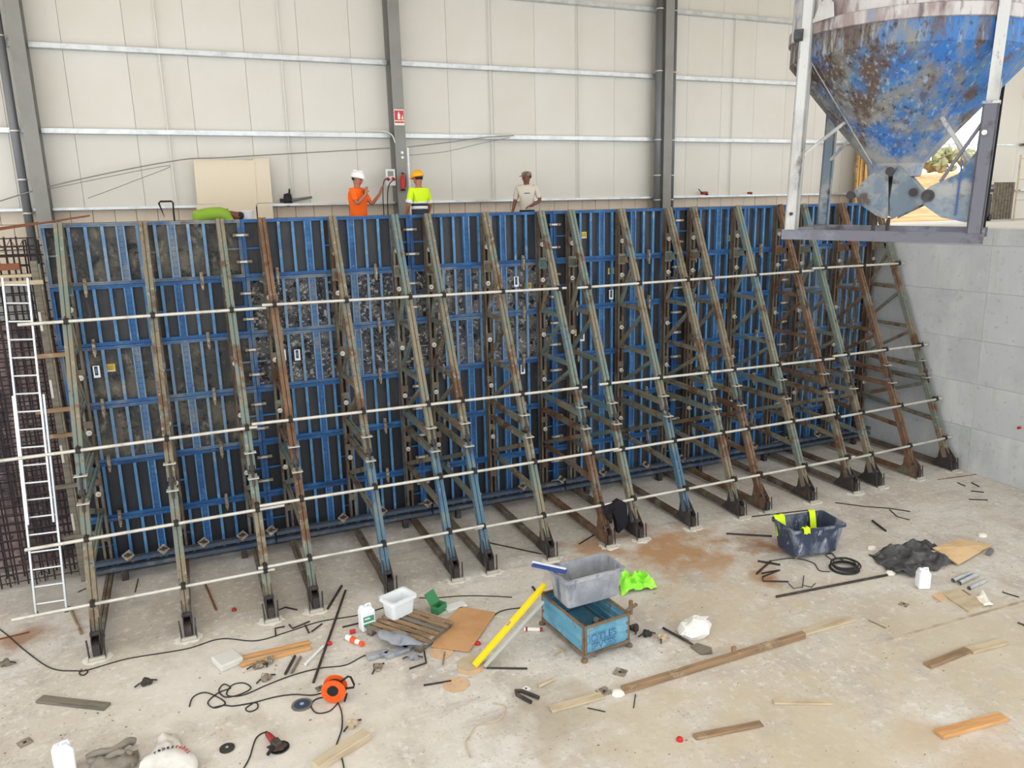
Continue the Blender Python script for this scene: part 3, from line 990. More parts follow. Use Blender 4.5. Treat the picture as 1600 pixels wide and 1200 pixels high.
# base waler on the floor along the formwork and its anchors
seg = [(-4.95, -1.9), (-1.86, 1.1), (1.14, 4.05), (4.09, 7.0), (7.04, 10.0), (10.04, 12.85)]
for k, (a, c) in enumerate(seg):
    t = thing('base_waler', 'double steel waler lying along the foot of the %s' % COLN[k], 'beam', (a, -0.30, 0.0), 0, 'steel walers along the formwork foot')
    for z in (0.225, 0.36):
        MB().box(0, c - a, -0.055, 0.055, z - 0.034, z + 0.034).box(0, c - a, -0.062, -0.055, z - 0.02, z + 0.02).build('channel', 'waler_steel', t)
    for f in (0.18, 0.82):
        MB().box((c - a) * f - 0.05, (c - a) * f + 0.05, -0.06, 0.06, 0.0, 0.18).build('packer', 'dark_steel', t)
ap = None
axs = [-4.3, -3.75, -3.1, -2.45, -1.95, -0.65, 0.1, 1.0, 2.05, 3.05, 3.95, 4.95, 6.05, 7.0, 7.95, 9.05, 10.05, 11.0, 12.1]
for k, x in enumerate(axs):
    if any(abs(x - q) < 0.16 for q in XS):
        x += 0.22
    lab = 'square anchor plate and rod at the formwork foot, %s from the left' % ORD[k]
    if ap is None:
        ap = thing('anchor_plate', lab, 'anchor', (x, -0.42, 0.47), 0, 'square anchor plates at the formwork foot')
        ap.rotation_euler = (math.radians(-42), 0, 0)
        Mz = Matrix.Rotation(PI / 2, 4, 'X') @ Matrix.Rotation(PI / 5, 4, 'Z')
        bevel(MB().box(-0.075, 0.075, -0.075, 0.075, 0.0, 0.012, Mz).build('plate', 'clamp_steel', ap), 0.004)
        MB().tube((0, -0.09, 0), (0, 0.42, 0), 0.011, 8).build('rod', 'black_rod', ap)
        MB().tube((0, -0.05, 0), (0, -0.012, 0), 0.034, 6).box(-0.06, 0.06, -0.04, -0.02, -0.012, 0.012).build('wing_nut', 'dark_steel', ap)
    else:
        q = dup(ap, (x, -0.42, 0.47), None, lab)
        q.rotation_euler = (math.radians(-42 + random.uniform(-8, 8)), 0, random.uniform(-.15, .15))

# ------------------------------------------------------------------ left end: reinforcement cage, stop-end timbers, ladder
cage = thing('rebar_cage', 'dark reinforcement cage of crossing bars left of the formwork', 'rebar', (-6.9, 0.3, 0.0))
hb = MB().tube((0, 0, 0), (1.93, 0, 0), 0.011, 6).mesh('horizontal_bar')
hb.materials.append(MATS['rebar'])
vb = MB().tube((0, 0, 0.0), (0, 0, 5.75), 0.013, 6).mesh('vertical_bar')
vb.materials.append(MATS['rebar'])
for y in (-0.14, 0.22):
    z = 0.12
    while z < 5.75:
        o = bpy.data.objects.new('horizontal_bar', hb)
        COL.objects.link(o)
        o.parent = cage
        o.location = (random.uniform(-.03, .0), y - 0.019, z)
        z += 0.15
    x = 0.1
    while x < 1.93:
        o = bpy.data.objects.new('vertical_bar', vb)
        COL.objects.link(o)
        o.parent = cage
        o.location = (x + random.uniform(-.02, .02), y, random.uniform(-.0, .08))
        o.rotation_euler = (0, random.uniform(-.006, .006), 0)
        x += 0.128
zz = [(0.02 + k * 0.09, -0.155, 5.62 + (0.16 if k % 2 else 0.0)) for k in range(21)]
MB().pipe(zz, 0.010, 5).build('lattice_bar', 'rebar', cage)
for z in (5.55, 5.62, 5.80):
    MB().tube((0, -0.17, z), (1.9, -0.17, z), 0.011, 6).build('lattice_chord', 'rebar', cage)

t = thing('timber_beam', 'reddish timber beam lying across the top of the rebar cage', 'timber', (-6.8, 0.02, 5.32))
bevel(MB().box(0, 1.55, -0.05, 0.05, 0, 0.1).build('beam', 'rust_bar', t), 0.006)
t = thing('timber_beam', 'pale thin timber under the reddish beam on the rebar cage', 'timber', (-6.8, 0.0, 5.2))
bevel(MB().box(0, 1.7, -0.03, 0.03, 0, 0.05).build('beam', 'wood_pale', t), 0.004)
for k, (a, c, lab) in enumerate((((-6.6, 0.3, 5.78), (-4.2, 0.2, 6.12), 'longer rusty rod leaning over the top left formwork corner'),
                                 ((-6.6, 0.42, 5.82), (-4.95, 0.3, 6.03), 'shorter rusty rod leaning over the top of the rebar cage'))):
    tag(MB().tube(a, c, 0.014, 7).build('steel_rod', 'rust_bar'), lab, 'rod', 'rusty rods at the cage top')

po = thing('stop_end_post', 'brown timber post closing the left end of the formwork', 'post', (-5.05, -0.02, 0.0))
bevel(MB().box(-0.05, 0.05, -0.06, 0.06, 0, 5.45).build('post', 'wood_grey', po), 0.006)
MB().box(0.052, 0.08, -0.05, 0.05, 0.3, 5.4).build('edge_board', 'steel_tan', po)
for z in (4.6, 3.5, 2.4, 1.2):
    MB().box(-0.045, -0.01, -0.068, -0.06, z - 0.25, z + 0.05).build('metal_strap', 'bright_steel', po)
for k, (z, xa, xb, m_) in enumerate(((5.12, -5.62, -4.95, 'wood_pale'), (3.95, -5.2, -4.8, 'wood_old'), (3.05, -5.35, -4.72, 'wood_old'), (2.62, -5.3, -4.75, 'wood_old'), (1.75, -5.35, -4.75, 'wood_grey'), (0.85, -5.25, -4.75, 'wood_grey'))):
    lab = ('pale timber rail at the top of the stop-end post behind the ladder' if k == 0 else 'short brown timber nailed across the stop-end post, %s from the top' % ORD[k])
    o = bevel(MB().box(xa, xb, -0.13, -0.08, z - 0.035, z + 0.035).build('timber_batten', m_), 0.004)
    tag(o, lab, 'timber', 'timbers across the stop-end post')

# extension ladder
def ladder(lab):
    t = thing('extension_ladder', lab, 'ladder', (0, 0, 0))
    B = (Vector((-5.63, -1.06, 0.0)), Vector((-5.205, -1.10, 0.0)))
    T = (Vector((-5.47, -0.32, 5.22)), Vector((-5.07, -0.34, 5.20)))
    MB().beam(B[0], B[0].lerp(T[0], 0.66), 0.028, 0.07, (1, 0, 0)).build('outer_stile', 'aluminium', t)
    MB().beam(B[1], B[1].lerp(T[1], 0.66), 0.028, 0.07, (1, 0, 0)).build('outer_stile', 'aluminium', t)
    d = Vector((0, -0.075, 0.01))
    i0, i1 = Vector((0.036, 0, 0)), Vector((-0.036, 0, 0))
    MB().beam(B[0].lerp(T[0], 0.28) + d + i0, T[0] + d + i0, 0.026, 0.065, (1, 0, 0)).build('inner_stile', 'aluminium', t)
    MB().beam(B[1].lerp(T[1], 0.28) + d + i1, T[1] + d + i1, 0.026, 0.065, (1, 0, 0)).build('inner_stile', 'aluminium', t)
    n = 19
    for k in range(n):
        f = 0.035 + k * 0.0525
        a, c = B[0].lerp(T[0], f), B[1].lerp(T[1], f)
        if f > 0.4:
            a, c = a + d + i0, c + d + i1
        MB().tube(a, c, 0.015, 8).build('rung', 'aluminium', t)
    for q in B:
        MB().box(q.x - 0.025, q.x + 0.025, q.y - 0.045, q.y + 0.045, 0.0, 0.05).build('rubber_foot', 'black', t)


ladder('aluminium extension ladder leaning against the left end of the cage')
# starter loops on the floor in front of the cage
for k, (px, py) in enumerate(((12, 915), (63, 908))):
    p = floor_at(px, py)
    o = MB().pipe([(0, 0, 0)] + [(0.055 - 0.075 * math.cos(a), 0, 0.1 + 0.07 * math.sin(a)) for a in (0.2, 0.8, 1.57, 2.3, 2.9)] + [(0.11, 0, 0)], 0.008, 6).build('rebar_loop', 'rebar', loc=p)
    tag(o, ('bent rebar loop on the floor left of the ladder foot', 'bent rebar loop on the floor between the ladder stiles')[k], 'rebar', 'rebar loops on the floor')

# ------------------------------------------------------------------ concrete hopper hanging from the crane
hp = thing('concrete_hopper', 'big rusty blue concrete hopper hanging in a pale steel frame', 'hopper', (3.025, -8.945, 5.731))
hp.rotation_euler = (0, math.radians(1.5), -0.967)
H = 0.70
for (sx, sy) in ((-1, -1), (1, -1), (-1, 1), (1, 1)):
    nm = 'leg'
    x, y = sx * H, sy * H
    if (sx, sy) == (1, -1):
        b = MB().box(x - 0.038, x + 0.038, y - 0.04, y + 0.04, 1.02, 3.3)
        lg = b.build(nm, 'hopper_white', hp)
        b = MB().box(x - 0.055, x + 0.055, y - 0.06, y - 0.045, 0.06, 1.05).box(x - 0.055, x - 0.042, y - 0.06, y + 0.05, 0.06, 1.05)
        b.box(x + 0.042, x + 0.055, y - 0.06, y + 0.05, 0.06, 1.05)
        b.build('leg_sleeve', 'hopper_frame', lg)
        MB().tube((x - 0.02, y - 0.06, 0.82), (x - 0.02, y - 0.075, 0.82), 0.02, 8).build('bolt', 'bright_steel', lg)
        MB().box(x - 0.06, x + 0.06, y - 0.065, y + 0.055, 1.03, 1.05).build('collar', 'hopper_white', lg)
    else:
        mt = 'hopper_white' if sy < 0 else ('hopper_gate' if sx < 0 else 'black')
        b = MB().box(x - 0.05, x + 0.05, y - 0.05, y - 0.035, 0.06, 3.3).box(x - 0.05, x - 0.035, y - 0.05, y + 0.05, 0.06, 3.3)
        b.box(x + 0.035, x + 0.05, y - 0.05, y + 0.05, 0.06, 3.3).box(x - 0.05, x + 0.05, y + 0.035, y + 0.05, 0.06, 3.3)
        lg = b.build(nm, mt, hp)
        if sy < 0:
            MB().tube((x, y - 0.05, 0.2), (x, y - 0.065, 0.2), 0.015, 8).build('bolt', 'dark_steel', lg)


def ubar(p, q):
    b = MB().beam(p, q, 0.1, 0.012)
    d = (Vector(q) - Vector(p)).normalized()
    s = Vector((0, 0, 1)).cross(d) * 0.045
    for k in (-1, 1):
        b.beam(Vector(p) + s * k + Vector((0, 0, -0.04)), Vector(q) + s * k + Vector((0, 0, -0.04)), 0.012, 0.08)
    return b


for p, q in (((-H - .07, -H, 0.06), (H + .07, -H, 0.06)), ((-H - .07, H, 0.06), (H + .07, H, 0.06)), ((-H, -H, 0.06), (-H, H, 0.06)), ((H, -H, 0.06), (H, H, 0.06))):
    ubar(p, q).build('bottom_bar', 'hopper_frame', hp)
R0 = 0.965
prof = [(R0, 1.67), (R0, 1.49), (0.235, 0.63), (0.215, 0.52), (0.20, 0.52), (0.22, 0.64), (R0 - 0.015, 1.50), (R0 - 0.015, 1.67)]
cone = MB().shell(prof, 64).build('cone', 'hopper_blue', hp, smooth=False)
MB().shell([(R0 + 0.002, 1.655), (R0 + 0.02, 1.66), (R0 + 0.02, 1.75), (R0 + 0.002, 1.76)], 64).build('rim_band', 'hopper_drum', hp)
MB().shell([(R0, 1.67), (R0, 3.3), (R0 - 0.015, 3.3), (R0 - 0.015, 1.67)], 64).build('drum', 'hopper_drum', hp)
MB().prism([(-0.12, 0), (0.12, 0), (0.1, 0.11), (0.03, 0.17), (-0.05, 0.12)], 0, 0.012, Matrix.Translation((-0.55, -0.84, 1.74)) @ Matrix.Rotation(math.radians(-38), 4, 'Z') @ Matrix.Rotation(PI / 2, 4, 'X')).build('lug_plate', 'hopper_white', hp)
# seams down the cone
for a in (-2.35, 2.6):
    c, s_ = math.cos(a), math.sin(a)
    MB().beam((c * (R0 + .003), s_ * (R0 + .003), 1.49), (c * 0.24, s_ * 0.24, 0.63), 0.01, 0.006).build('weld_seam', 'hopper_white', hp)
# gate: two jaws, each a pair of cheek plates and a curved back
Mx = Matrix(((1, 0, 0, 0), (0, 0, 1, 0), (0, 1, 0, 0), (0, 0, 0, 1)))
GS = lambda P: [(0.86 * u, 0.36 + 0.82 * (w - 0.36)) for u, w in P]
jawL = GS([(-0.02, 0.60), (-0.06, 0.66), (-0.20, 0.56), (-0.33, 0.40), (-0.27, 0.27), (-0.1, 0.15), (0.02, 0.10), (0.01, 0.3)])
jawR = GS([(0.05, 0.10), (0.34, 0.27), (0.36, 0.33), (0.2, 0.52), (0.08, 0.66), (0.03, 0.58), (0.02, 0.3)])
for nm, poly, lab in (('left_jaw', jawL, 'L'), ('right_jaw', jawR, 'R')):
    j = None
    for ya, yb in ((-0.27, -0.255), (0.255, 0.27)):
        o = MB().prism(poly, ya, yb, Mx).build('gate_jaw' if j is None else 'cheek_plate', 'hopper_gate', hp if j is None else j)
        j = j or o
    b = MB()
    for k in range(1, 5):
        p, q = poly[k], poly[k + 1] if k + 1 < len(poly) else poly[0]
        b.add([(p[0], -0.25, p[1]), (q[0], -0.25, q[1]), (q[0], 0.25, q[1]), (p[0], 0.25, p[1])], [(0, 1, 2, 3)])
    b.build('back_plate', 'hopper_gate', j)
for x, z in ((-0.30, 0.36), (0.2, 0.38), (0.0, 0.56)):
    MB().tube((x, -0.31, z), (x, 0.31, z), 0.02, 12).tube((x, -0.325, z), (x, -0.285, z), 0.036, 12).build('pivot_pin', 'dark_steel', hp)
gs = MB().prism([(0.68, 0.74), (0.54, 0.52), (0.36, 0.43), (0.29, 0.37), (0.29, 0.30), (0.46, 0.18), (0.66, 0.14)], -0.72, -0.705, Mx).build('gate_bracket', 'hopper_gate', hp)
MB().tube((0.345, -0.76, 0.35), (0.345, -0.70, 0.35), 0.025, 12).tube((0.345, -0.735, 0.35), (0.345, -0.72, 0.35), 0.05, 12).build('pivot_bolt', 'dark_steel', gs)
MB().box(0.55, 0.562, -0.735, -0.72, 0.2, 0.62).build('paint_stripe', 'blue_paint', gs)
for p, q, r in (((-H, -H, 0.66), (-0.36, -0.30, 1.02), 0.016), ((-H, H, 0.68), (-0.36, 0.30, 1.0), 0.016), ((0.30, -0.33, 1.05), (H - .05, -H, 0.55), 0.018), ((0.36, -0.36, 0.98), (H - .05, -H, 0.50), 0.012)):
    MB().tube(p, q, r, 8).build('brace_rod', 'hopper_white', hp)
MB().beam((0.42, -0.70, 0.46), (0.66, -0.72, 0.90), 0.05, 0.02).build('brace_bar', 'hopper_frame', hp)
MB().beam((H + .03, -H, 0.95), (H + .03, H, 1.75), 0.02, 0.08, (1, 0, 0)).build('brace_bar', 'hopper_white', hp)
MB().tube((-0.79, -0.74, 1.66), (-0.72, -0.74, 1.66), 0.05, 10).build('side_knob', 'dark_steel', hp)
for x, y in ((-0.12, -0.05), (0.0, -0.05)):
    MB().tube((x, y, 0.02), (x, y, 0.16), 0.017, 8).build('chute_stub', 'dark_steel', hp)
b = MB()
for sx, sy in ((-1, -1), (1, -1), (-1, 1), (1, 1)):
    b.tube((sx * 0.6, sy * 0.6, 3.28), (0, 0, 4.6), 0.012, 6)
b.build('sling', 'black_rod', hp)
MB().tube((0, 0, 4.55), (0, 0, 5.4), 0.015, 6).build('hoist_cable', 'black_rod', hp)

# ------------------------------------------------------------------ people on the ledge
def skin_obj(name, pts, edges, radii, mt, parent, sub=2, root=0):
    me = bpy.data.meshes.new(name)
    me.from_pydata([tuple(p) for p in pts], edges, [])
    me.materials.append(MATS[mt])
    o = bpy.data.objects.new(name, me)
    COL.objects.link(o)
    o.parent = parent
    md = o.modifiers.new('skin', 'SKIN')
    md.use_smooth_shade = True
    sv = me.skin_vertices[0].data
    for k, r in enumerate(radii):
        sv[k].radius = (r, r) if not isinstance(r, tuple) else r
        sv[k].use_root = (k == root)
    s = o.modifiers.new('sub', 'SUBSURF')
    s.levels = sub
    s.render_levels = sub
    return o


def person(label, loc, rz, J, shirt, trousers, skin, sleeve=0.55, hat=None, k_=1.0):
    """J: joints in metres, local frame: x right, y forward, z up, feet at z = 0"""
    t = thing('person', label, 'person', loc, rz)
    J = {k: Vector(v) for k, v in J.items()}
    P, E, R_ = [], [], []

    def add(p, r, frm=None):
        P.append(Vector(p))
        R_.append(r)
        if frm is not None:
            E.append((frm, len(P) - 1))
        return len(P) - 1
    pel = add(J['pelvis'], (0.11, 0.088))
    sp = add(J['pelvis'].lerp(J['chest'], 0.5), (0.10, 0.08), pel)
    ch = add(J['chest'], (0.115, 0.08), sp)
    nk = add(J['neck'], 0.058, ch)
    hd = add(J['neck'].lerp(J['head'], 0.5), (0.078, 0.09), nk)
    hc = add(J['head'], (0.09, 0.108), hd)
    add(J['head'] + (J['head'] - J['neck']).normalized() * 0.07, 0.066, hc)
    for s in ('l', 'r'):
        sh = add(J['sh_' + s], 0.062, ch)
        el = add(J['el_' + s], 0.043, sh)
        wr_ = add(J['wr_' + s], 0.029, el)
        d = (J['hand_' + s] - J['wr_' + s]).normalized()
        pm = add(J['wr_' + s] + d * 0.055, (0.036, 0.02), wr_)
        side = d.cross(Vector((0, 0, 1)))
        if side.length < 0.1:
            side = d.cross(Vector((0, 1, 0)))
        side.normalize()
        curl = d.cross(side).normalized()
        for k, ln in enumerate((0.068, 0.078, 0.072, 0.055)):
            o1 = side * (0.028 - k * 0.0185)
            f1 = add(J['wr_' + s] + d * 0.095 + o1, 0.0095, pm)
            f2 = add(P[f1] + d * ln * 0.55 + curl * 0.008, 0.0085, f1)
            add(P[f2] + d * ln * 0.4 + curl * 0.022, 0.0075, f2)
        th = add(J['wr_' + s] + d * 0.05 + side * 0.042, 0.011, pm)
        add(P[th] + d * 0.035 + side * 0.02 + curl * 0.012, 0.009, th)
        hip = add(J['hip_' + s], 0.088, pel)
        kn = add(J['kn_' + s], 0.058, hip)
        an = add(J['an_' + s], 0.042, kn)
        add(J['an_' + s] + Vector((0, 0.14, -0.04)), (0.04, 0.028), an)
    skin_obj('body', P, E, R_, skin, t)
    # shirt
    P2 = [J['pelvis'] + (J['pelvis'] - J['chest']) * 0.3, J['pelvis'], J['pelvis'].lerp(J['chest'], 0.5), J['chest'], J['chest'].lerp(J['neck'], 0.45), J['chest'].lerp(J['neck'], 0.8)]
    E2 = [(0, 1), (1, 2), (2, 3), (3, 4), (4, 5)]
    R2 = [(0.17 * k_, 0.14 * k_), (0.17 * k_, 0.145 * k_), (0.165 * k_, 0.14 * k_), (0.175 * k_, 0.135 * k_), (0.14, 0.115), 0.07]
    for s in ('l', 'r'):
        P2 += [J['sh_' + s], J['sh_' + s].lerp(J['el_' + s], sleeve), J['sh_' + s].lerp(J['el_' + s], sleeve + 0.15)]
        n = len(P2)
        E2 += [(3, n - 3), (n - 3, n - 2), (n - 2, n - 1)]
        R2 += [0.078, 0.066, 0.066]
    so = skin_obj('shirt', P2, E2, R2, shirt, t)
    P3, E3, R3 = [J['pelvis'] + Vector((0, 0, 0.03)), J['pelvis'] + Vector((0, 0, -0.05))], [(0, 1)], [(0.15, 0.115), (0.15, 0.115)]
    for s in ('l', 'r'):
        P3 += [J['hip_' + s], J['kn_' + s], J['an_' + s] + Vector((0, 0, 0.04))]
        n = len(P3)
        E3 += [(1, n - 3), (n - 3, n - 2), (n - 2, n - 1)]
        R3 += [0.102, 0.076, 0.062]
    skin_obj('trousers', P3, E3, R3, trousers, t)
    for s in ('l', 'r'):
        a = J['an_' + s]
        b_ = MB().lathe([(0.001, -0.075), (0.05, -0.075), (0.056, -0.03), (0.052, 0.05), (0.03, 0.055)], 12, (a.x, a.y, a.z), sy=1.0)
        b_.lathe([(0.001, -0.075), (0.05, -0.075), (0.05, -0.04), (0.03, -0.005), (0.001, 0.0)], 12, (a.x, a.y + 0.1, a.z), sy=1.9)
        b_.build('boot', 'black', t, smooth=True)
    # head details in a head frame
    up = (J['head'] - J['neck']).normalized()
    fw = Vector(J.get('look', (0, 1, 0))).normalized()
    fw = (fw - up * fw.dot(up)).normalized()
    rt = fw.cross(up)
    HM = Matrix(((rt.x, fw.x, up.x, J['head'].x), (rt.y, fw.y, up.y, J['head'].y), (rt.z, fw.z, up.z, J['head'].z), (0, 0, 0, 1)))
    MB().prism([(-0.014, -0.035), (0.014, -0.035), (0.006, 0.02), (-0.006, 0.02)], 0.085, 0.112, HM @ Matrix(((1, 0, 0, 0), (0, 0, 1, 0), (0, 1, 0, 0), (0, 0, 0, 1)))).build('nose', skin, t)
    for s in (-1, 1):
        MB().lathe([(0, -0.012), (0.010, 0), (0, 0.012)], 8, (s * 0.032, 0.088, 0.012), HM).build('eye', 'black', t)
        MB().lathe([(0, -0.03), (0.016, -0.01), (0.018, 0.012), (0, 0.03)], 8, (s * 0.088, -0.005, 0.0), HM, sx=0.5).build('ear', skin, t)
    MB().box(-0.025, 0.025, 0.088, 0.096, -0.062, -0.052, HM).build('mouth', 'red_dull', t)
    MB().lathe([(0.075, -0.02), (0.084, 0.02), (0.082, 0.055), (0.05, 0.085)], 14, (0, -0.036, 0.0), HM, sy=1.05).build('hair', 'black', t, smooth=True)
    if hat in ('helmet_white', 'helmet_yellow'):
        pr_ = [(0.112, 0.035), (0.122, 0.05), (0.12, 0.09), (0.098, 0.135), (0.055, 0.163), (0.001, 0.17)]
        hh = MB().lathe(pr_, 20, (0, 0.0, 0), HM, sy=1.18).build('helmet', hat, t, smooth=True)
        MB().prism([(-0.09, 0.08), (0.09, 0.08), (0.075, 0.17), (0.0, 0.195), (-0.075, 0.17)], 0.035, 0.046, HM).build('peak', hat, hh)
        MB().box(-0.012, 0.012, -0.1, 0.1, 0.158, 0.178, HM).build('ridge', hat, hh)
    elif hat:
        hh = MB().lathe([(0.098, 0.03), (0.102, 0.06), (0.095, 0.095), (0.06, 0.118), (0.001, 0.124)], 18, (0, -0.005, 0), HM, sy=1.12).build('cap', hat, t, smooth=True)
        MB().prism([(-0.07, 0.08), (0.07, 0.08), (0.05, 0.16), (-0.05, 0.16)], 0.03, 0.04, HM).build('peak', hat, hh)
    return t, so, J


STAND = dict(pelvis=(0, 0, 0.98), chest=(0, 0.0, 1.36), neck=(0, 0.0, 1.52), head=(0, 0.02, 1.645), sh_l=(-0.19, 0, 1.43), sh_r=(0.19, 0, 1.43),
             el_l=(-0.25, -0.02, 1.13), el_r=(0.25, -0.02, 1.13), wr_l=(-0.27, 0.08, 0.90), wr_r=(0.27, 0.08, 0.90), hand_l=(-0.27, 0.11, 0.8), hand_r=(0.27, 0.11, 0.8),
             hip_l=(-0.09, 0, 0.93), hip_r=(0.09, 0, 0.93), kn_l=(-0.10, 0.02, 0.5), kn_r=(0.10, 0.02, 0.5), an_l=(-0.10, 0, 0.08), an_r=(0.10, 0, 0.08))
ZL = 5.05
# worker in orange, turned to the right, both hands raised
J = dict(STAND, look=(0, 1, -0.05), el_r=(0.28, 0.12, 1.17), wr_r=(0.15, 0.26, 1.36), hand_r=(0.11, 0.25, 1.48), el_l=(-0.27, 0.16, 1.17), wr_l=(-0.27, 0.36, 1.38), hand_l=(-0.27, 0.40, 1.5))
t, so, J = person('person in an orange polo shirt and white helmet with both hands raised', (0.42, 1.35, ZL), math.radians(-130), J, 'shirt_orange', 'trousers_dark', 'skin', 0.6, 'helmet_white', 1.22)
MB().box(-0.02, 0.02, 0.135, 0.15, 1.36, 1.45).build('collar_badge', 'red_dull', t)
# worker in a lime vest, seen from behind
J = dict(STAND, look=(-0.1, 1, 0), el_l=(-0.27, 0.0, 1.14), el_r=(0.27, 0.0, 1.14), wr_l=(-0.27, 0.12, 0.94), wr_r=(0.30, 0.13, 0.94), hand_l=(-0.25, 0.16, 0.85), hand_r=(0.31, 0.17, 0.85))
t, so, J = person('person in a lime high-visibility shirt and yellow helmet seen from behind', (1.66, 1.3, ZL), math.radians(20), J, 'vest_lime', 'trousers_dark', 'skin', 0.75, 'helmet_yellow')
for z0, z1, m_ in ((0.86, 1.055, 'trousers_dark'), (1.055, 1.115, 'reflective'), (1.115, 1.165, 'trousers_dark'), (1.165, 1.20, 'reflective')):
    MB().lathe([(0.176, z0), (0.176, z1)], 24, (0, 0, 0), sy=0.88).build('vest_band', m_, t, smooth=True)
for s in (-1, 1):
    p = J['sh_l' if s < 0 else 'sh_r'].lerp(J['el_l' if s < 0 else 'el_r'], 0.78)
    d = (J['el_l' if s < 0 else 'el_r'] - J['sh_l' if s < 0 else 'sh_r']).normalized()
    MB().tube(p - d * 0.03, p + d * 0.03, 0.072, 14).build('sleeve_band', 'reflective', t)
# worker in a stone tee, looking left
J = dict(STAND, look=(0.75, 0.65, -0.1), el_l=(-0.29, 0.02, 1.16), wr_l=(-0.12, 0.2, 1.06), hand_l=(-0.02, 0.22, 1.03), el_r=(0.26, -0.02, 1.13), wr_r=(0.32, 0.04, 0.90), hand_r=(0.34, 0.06, 0.8))
t, so, J = person('person in a pale stone tee shirt and patterned cap looking aside', (4.08, 1.35, ZL + 0.02), math.radians(155), J, 'tee_stone', 'trousers_pale', 'skin_dark', 0.7, 'cap_camo')
MB().box(-0.07, 0.05, 0.121, 0.128, 1.305, 1.322).build('shirt_print', 'print_dark', t)
MB().lathe([(0.162, 0.925), (0.164, 0.965)], 24, (0, 0, 0), sy=0.82).build('belt', 'black', t, smooth=True)
# worker bending down behind the formwork
J = dict(STAND, pelvis=(0, -0.12, 1.0), chest=(0, 0.26, 1.09), neck=(0, 0.43, 1.05), head=(0, 0.54, 0.98), look=(0, 0.25, -1), sh_l=(-0.18, 0.33, 1.0), sh_r=(0.18, 0.33, 1.0),
         el_l=(-0.22, 0.46, 0.75), el_r=(0.22, 0.46, 0.75), wr_l=(-0.16, 0.5, 0.5), wr_r=(0.16, 0.5, 0.5), hand_l=(-0.14, 0.5, 0.4), hand_r=(0.14, 0.5, 0.4), hip_l=(-0.09, -0.12, 0.88), hip_r=(0.09, -0.12, 0.88))
person('person in a green tee shirt bending down behind the formwork edge', (-2.42, 0.98, ZL + 0.0), math.radians(-82), J, 'tee_green', 'trousers_dark', 'skin_dark', 0.6, None)

# ------------------------------------------------------------------ fixtures on and near the back wall
sg = thing('fire_sign', 'red fire extinguisher sign with white pictogram on the steel column', 'sign', (1.68, WALL_Y - 0.456, 8.02))
MB().box(-0.11, 0.11, -0.006, 0, -0.16, 0.16).build('plate', 'paper', sg)
MB().box(-0.10, 0.10, -0.009, -0.006, -0.06, 0.14).build('red_field', 'sign_red', sg)
MB().box(-0.10, 0.10, -0.009, -0.006, -0.115, -0.08).build('text_strip', 'sign_red', sg)
MB().prism([(-0.035, -0.04), (0.02, -0.04), (0.02, 0.06), (0.0, 0.085), (0.0, 0.11), (-0.02, 0.11), (-0.02, 0.085), (-0.035, 0.06)], 0.0095, 0.012, Matrix.Rotation(PI / 2, 4, 'X')).build('pictogram', 'paper', sg)
MB().prism([(0.045, -0.04), (0.085, -0.04), (0.08, 0.0), (0.065, 0.06), (0.055, 0.0)], 0.0095, 0.012, Matrix.Rotation(PI / 2, 4, 'X')).build('flame_mark', 'paper', sg)
fe = thing('fire_extinguisher', 'red fire extinguisher hanging on the steel column', 'extinguisher', (1.66, WALL_Y - 0.53, 6.42))
MB().lathe([(0.001, 0), (0.068, 0.01), (0.072, 0.06), (0.072, 0.36), (0.05, 0.42), (0.022, 0.45), (0.022, 0.5)], 16).build('cylinder', 'red', fe, smooth=True)
MB().lathe([(0.074, 0.0), (0.074, 0.06)], 16).build('base_ring', 'black', fe)
MB().box(-0.03, 0.05, -0.015, 0.015, 0.5, 0.53).build('lever', 'black', fe)
fe.scale = (0.72, 0.72, 0.72)
fe.location.z = 6.5
MB().pipe([(0.02, 0, 0.5), (0.09, 0, 0.48), (0.1, 0, 0.3), (0.085, 0, 0.1)], 0.012, 6).build('hose', 'black', fe)
sb = thing('socket_board', 'pale socket board with red plugs left of the steel column', 'socket board', (1.42, WALL_Y - 0.46, 6.62))
MB().box(-0.1, 0.1, 0, 0.06, 0, 0.34).build('board', 'plastic_white_dirty', sb)
MB().box(-0.06, 0.06, -0.01, 0, 0.19, 0.3).build('meter_window', 'column_grey', sb)
for x in (-0.07, 0.05):
    MB().tube((x, -0.08, 0.12), (x, 0, 0.15), 0.03, 10).build('plug', 'red', sb)
MB().pipe(smooth_path([(-0.07, -0.08, 0.12), (-0.17, -0.1, 0.1), (-0.22, -0.1, -0.2), (-0.22, -0.1, -0.9), (-0.22, -0.1, -1.57)]), 0.012, 6).build('cable', 'cable_black', sb)
MB().pipe(smooth_path([(0.05, -0.08, 0.12), (-0.08, -0.12, 0.0), (-0.13, -0.12, -0.3), (-0.14, -0.12, -1.0), (-0.14, -0.12, -1.57)]), 0.012, 6).build('cable', 'cable_black', sb)
cdt = thing('conduit', 'white conduit running up the right side of the steel column', 'conduit', (1.83, WALL_Y - 0.47, 5.05))
MB().tube((0, 0, 0), (0, 0, 2.35), 0.018, 8).build('tube', 'plastic_white', cdt)
for z in (0.5, 1.3, 2.0):
    MB().box(-0.03, 0.03, 0, 0.02, z, z + 0.03).build('clip', 'plastic_white', cdt)
for k, z in enumerate((7.30, 7.20)):
    tag(MB().tube((1.70, WALL_Y - 0.452, z), (1.70, WALL_Y - 0.48, z), 0.03, 12).build('round_button', 'plastic_white'), ('upper', 'lower')[k] + ' round white button on the steel column under the fire sign', 'button', 'buttons on the steel column')

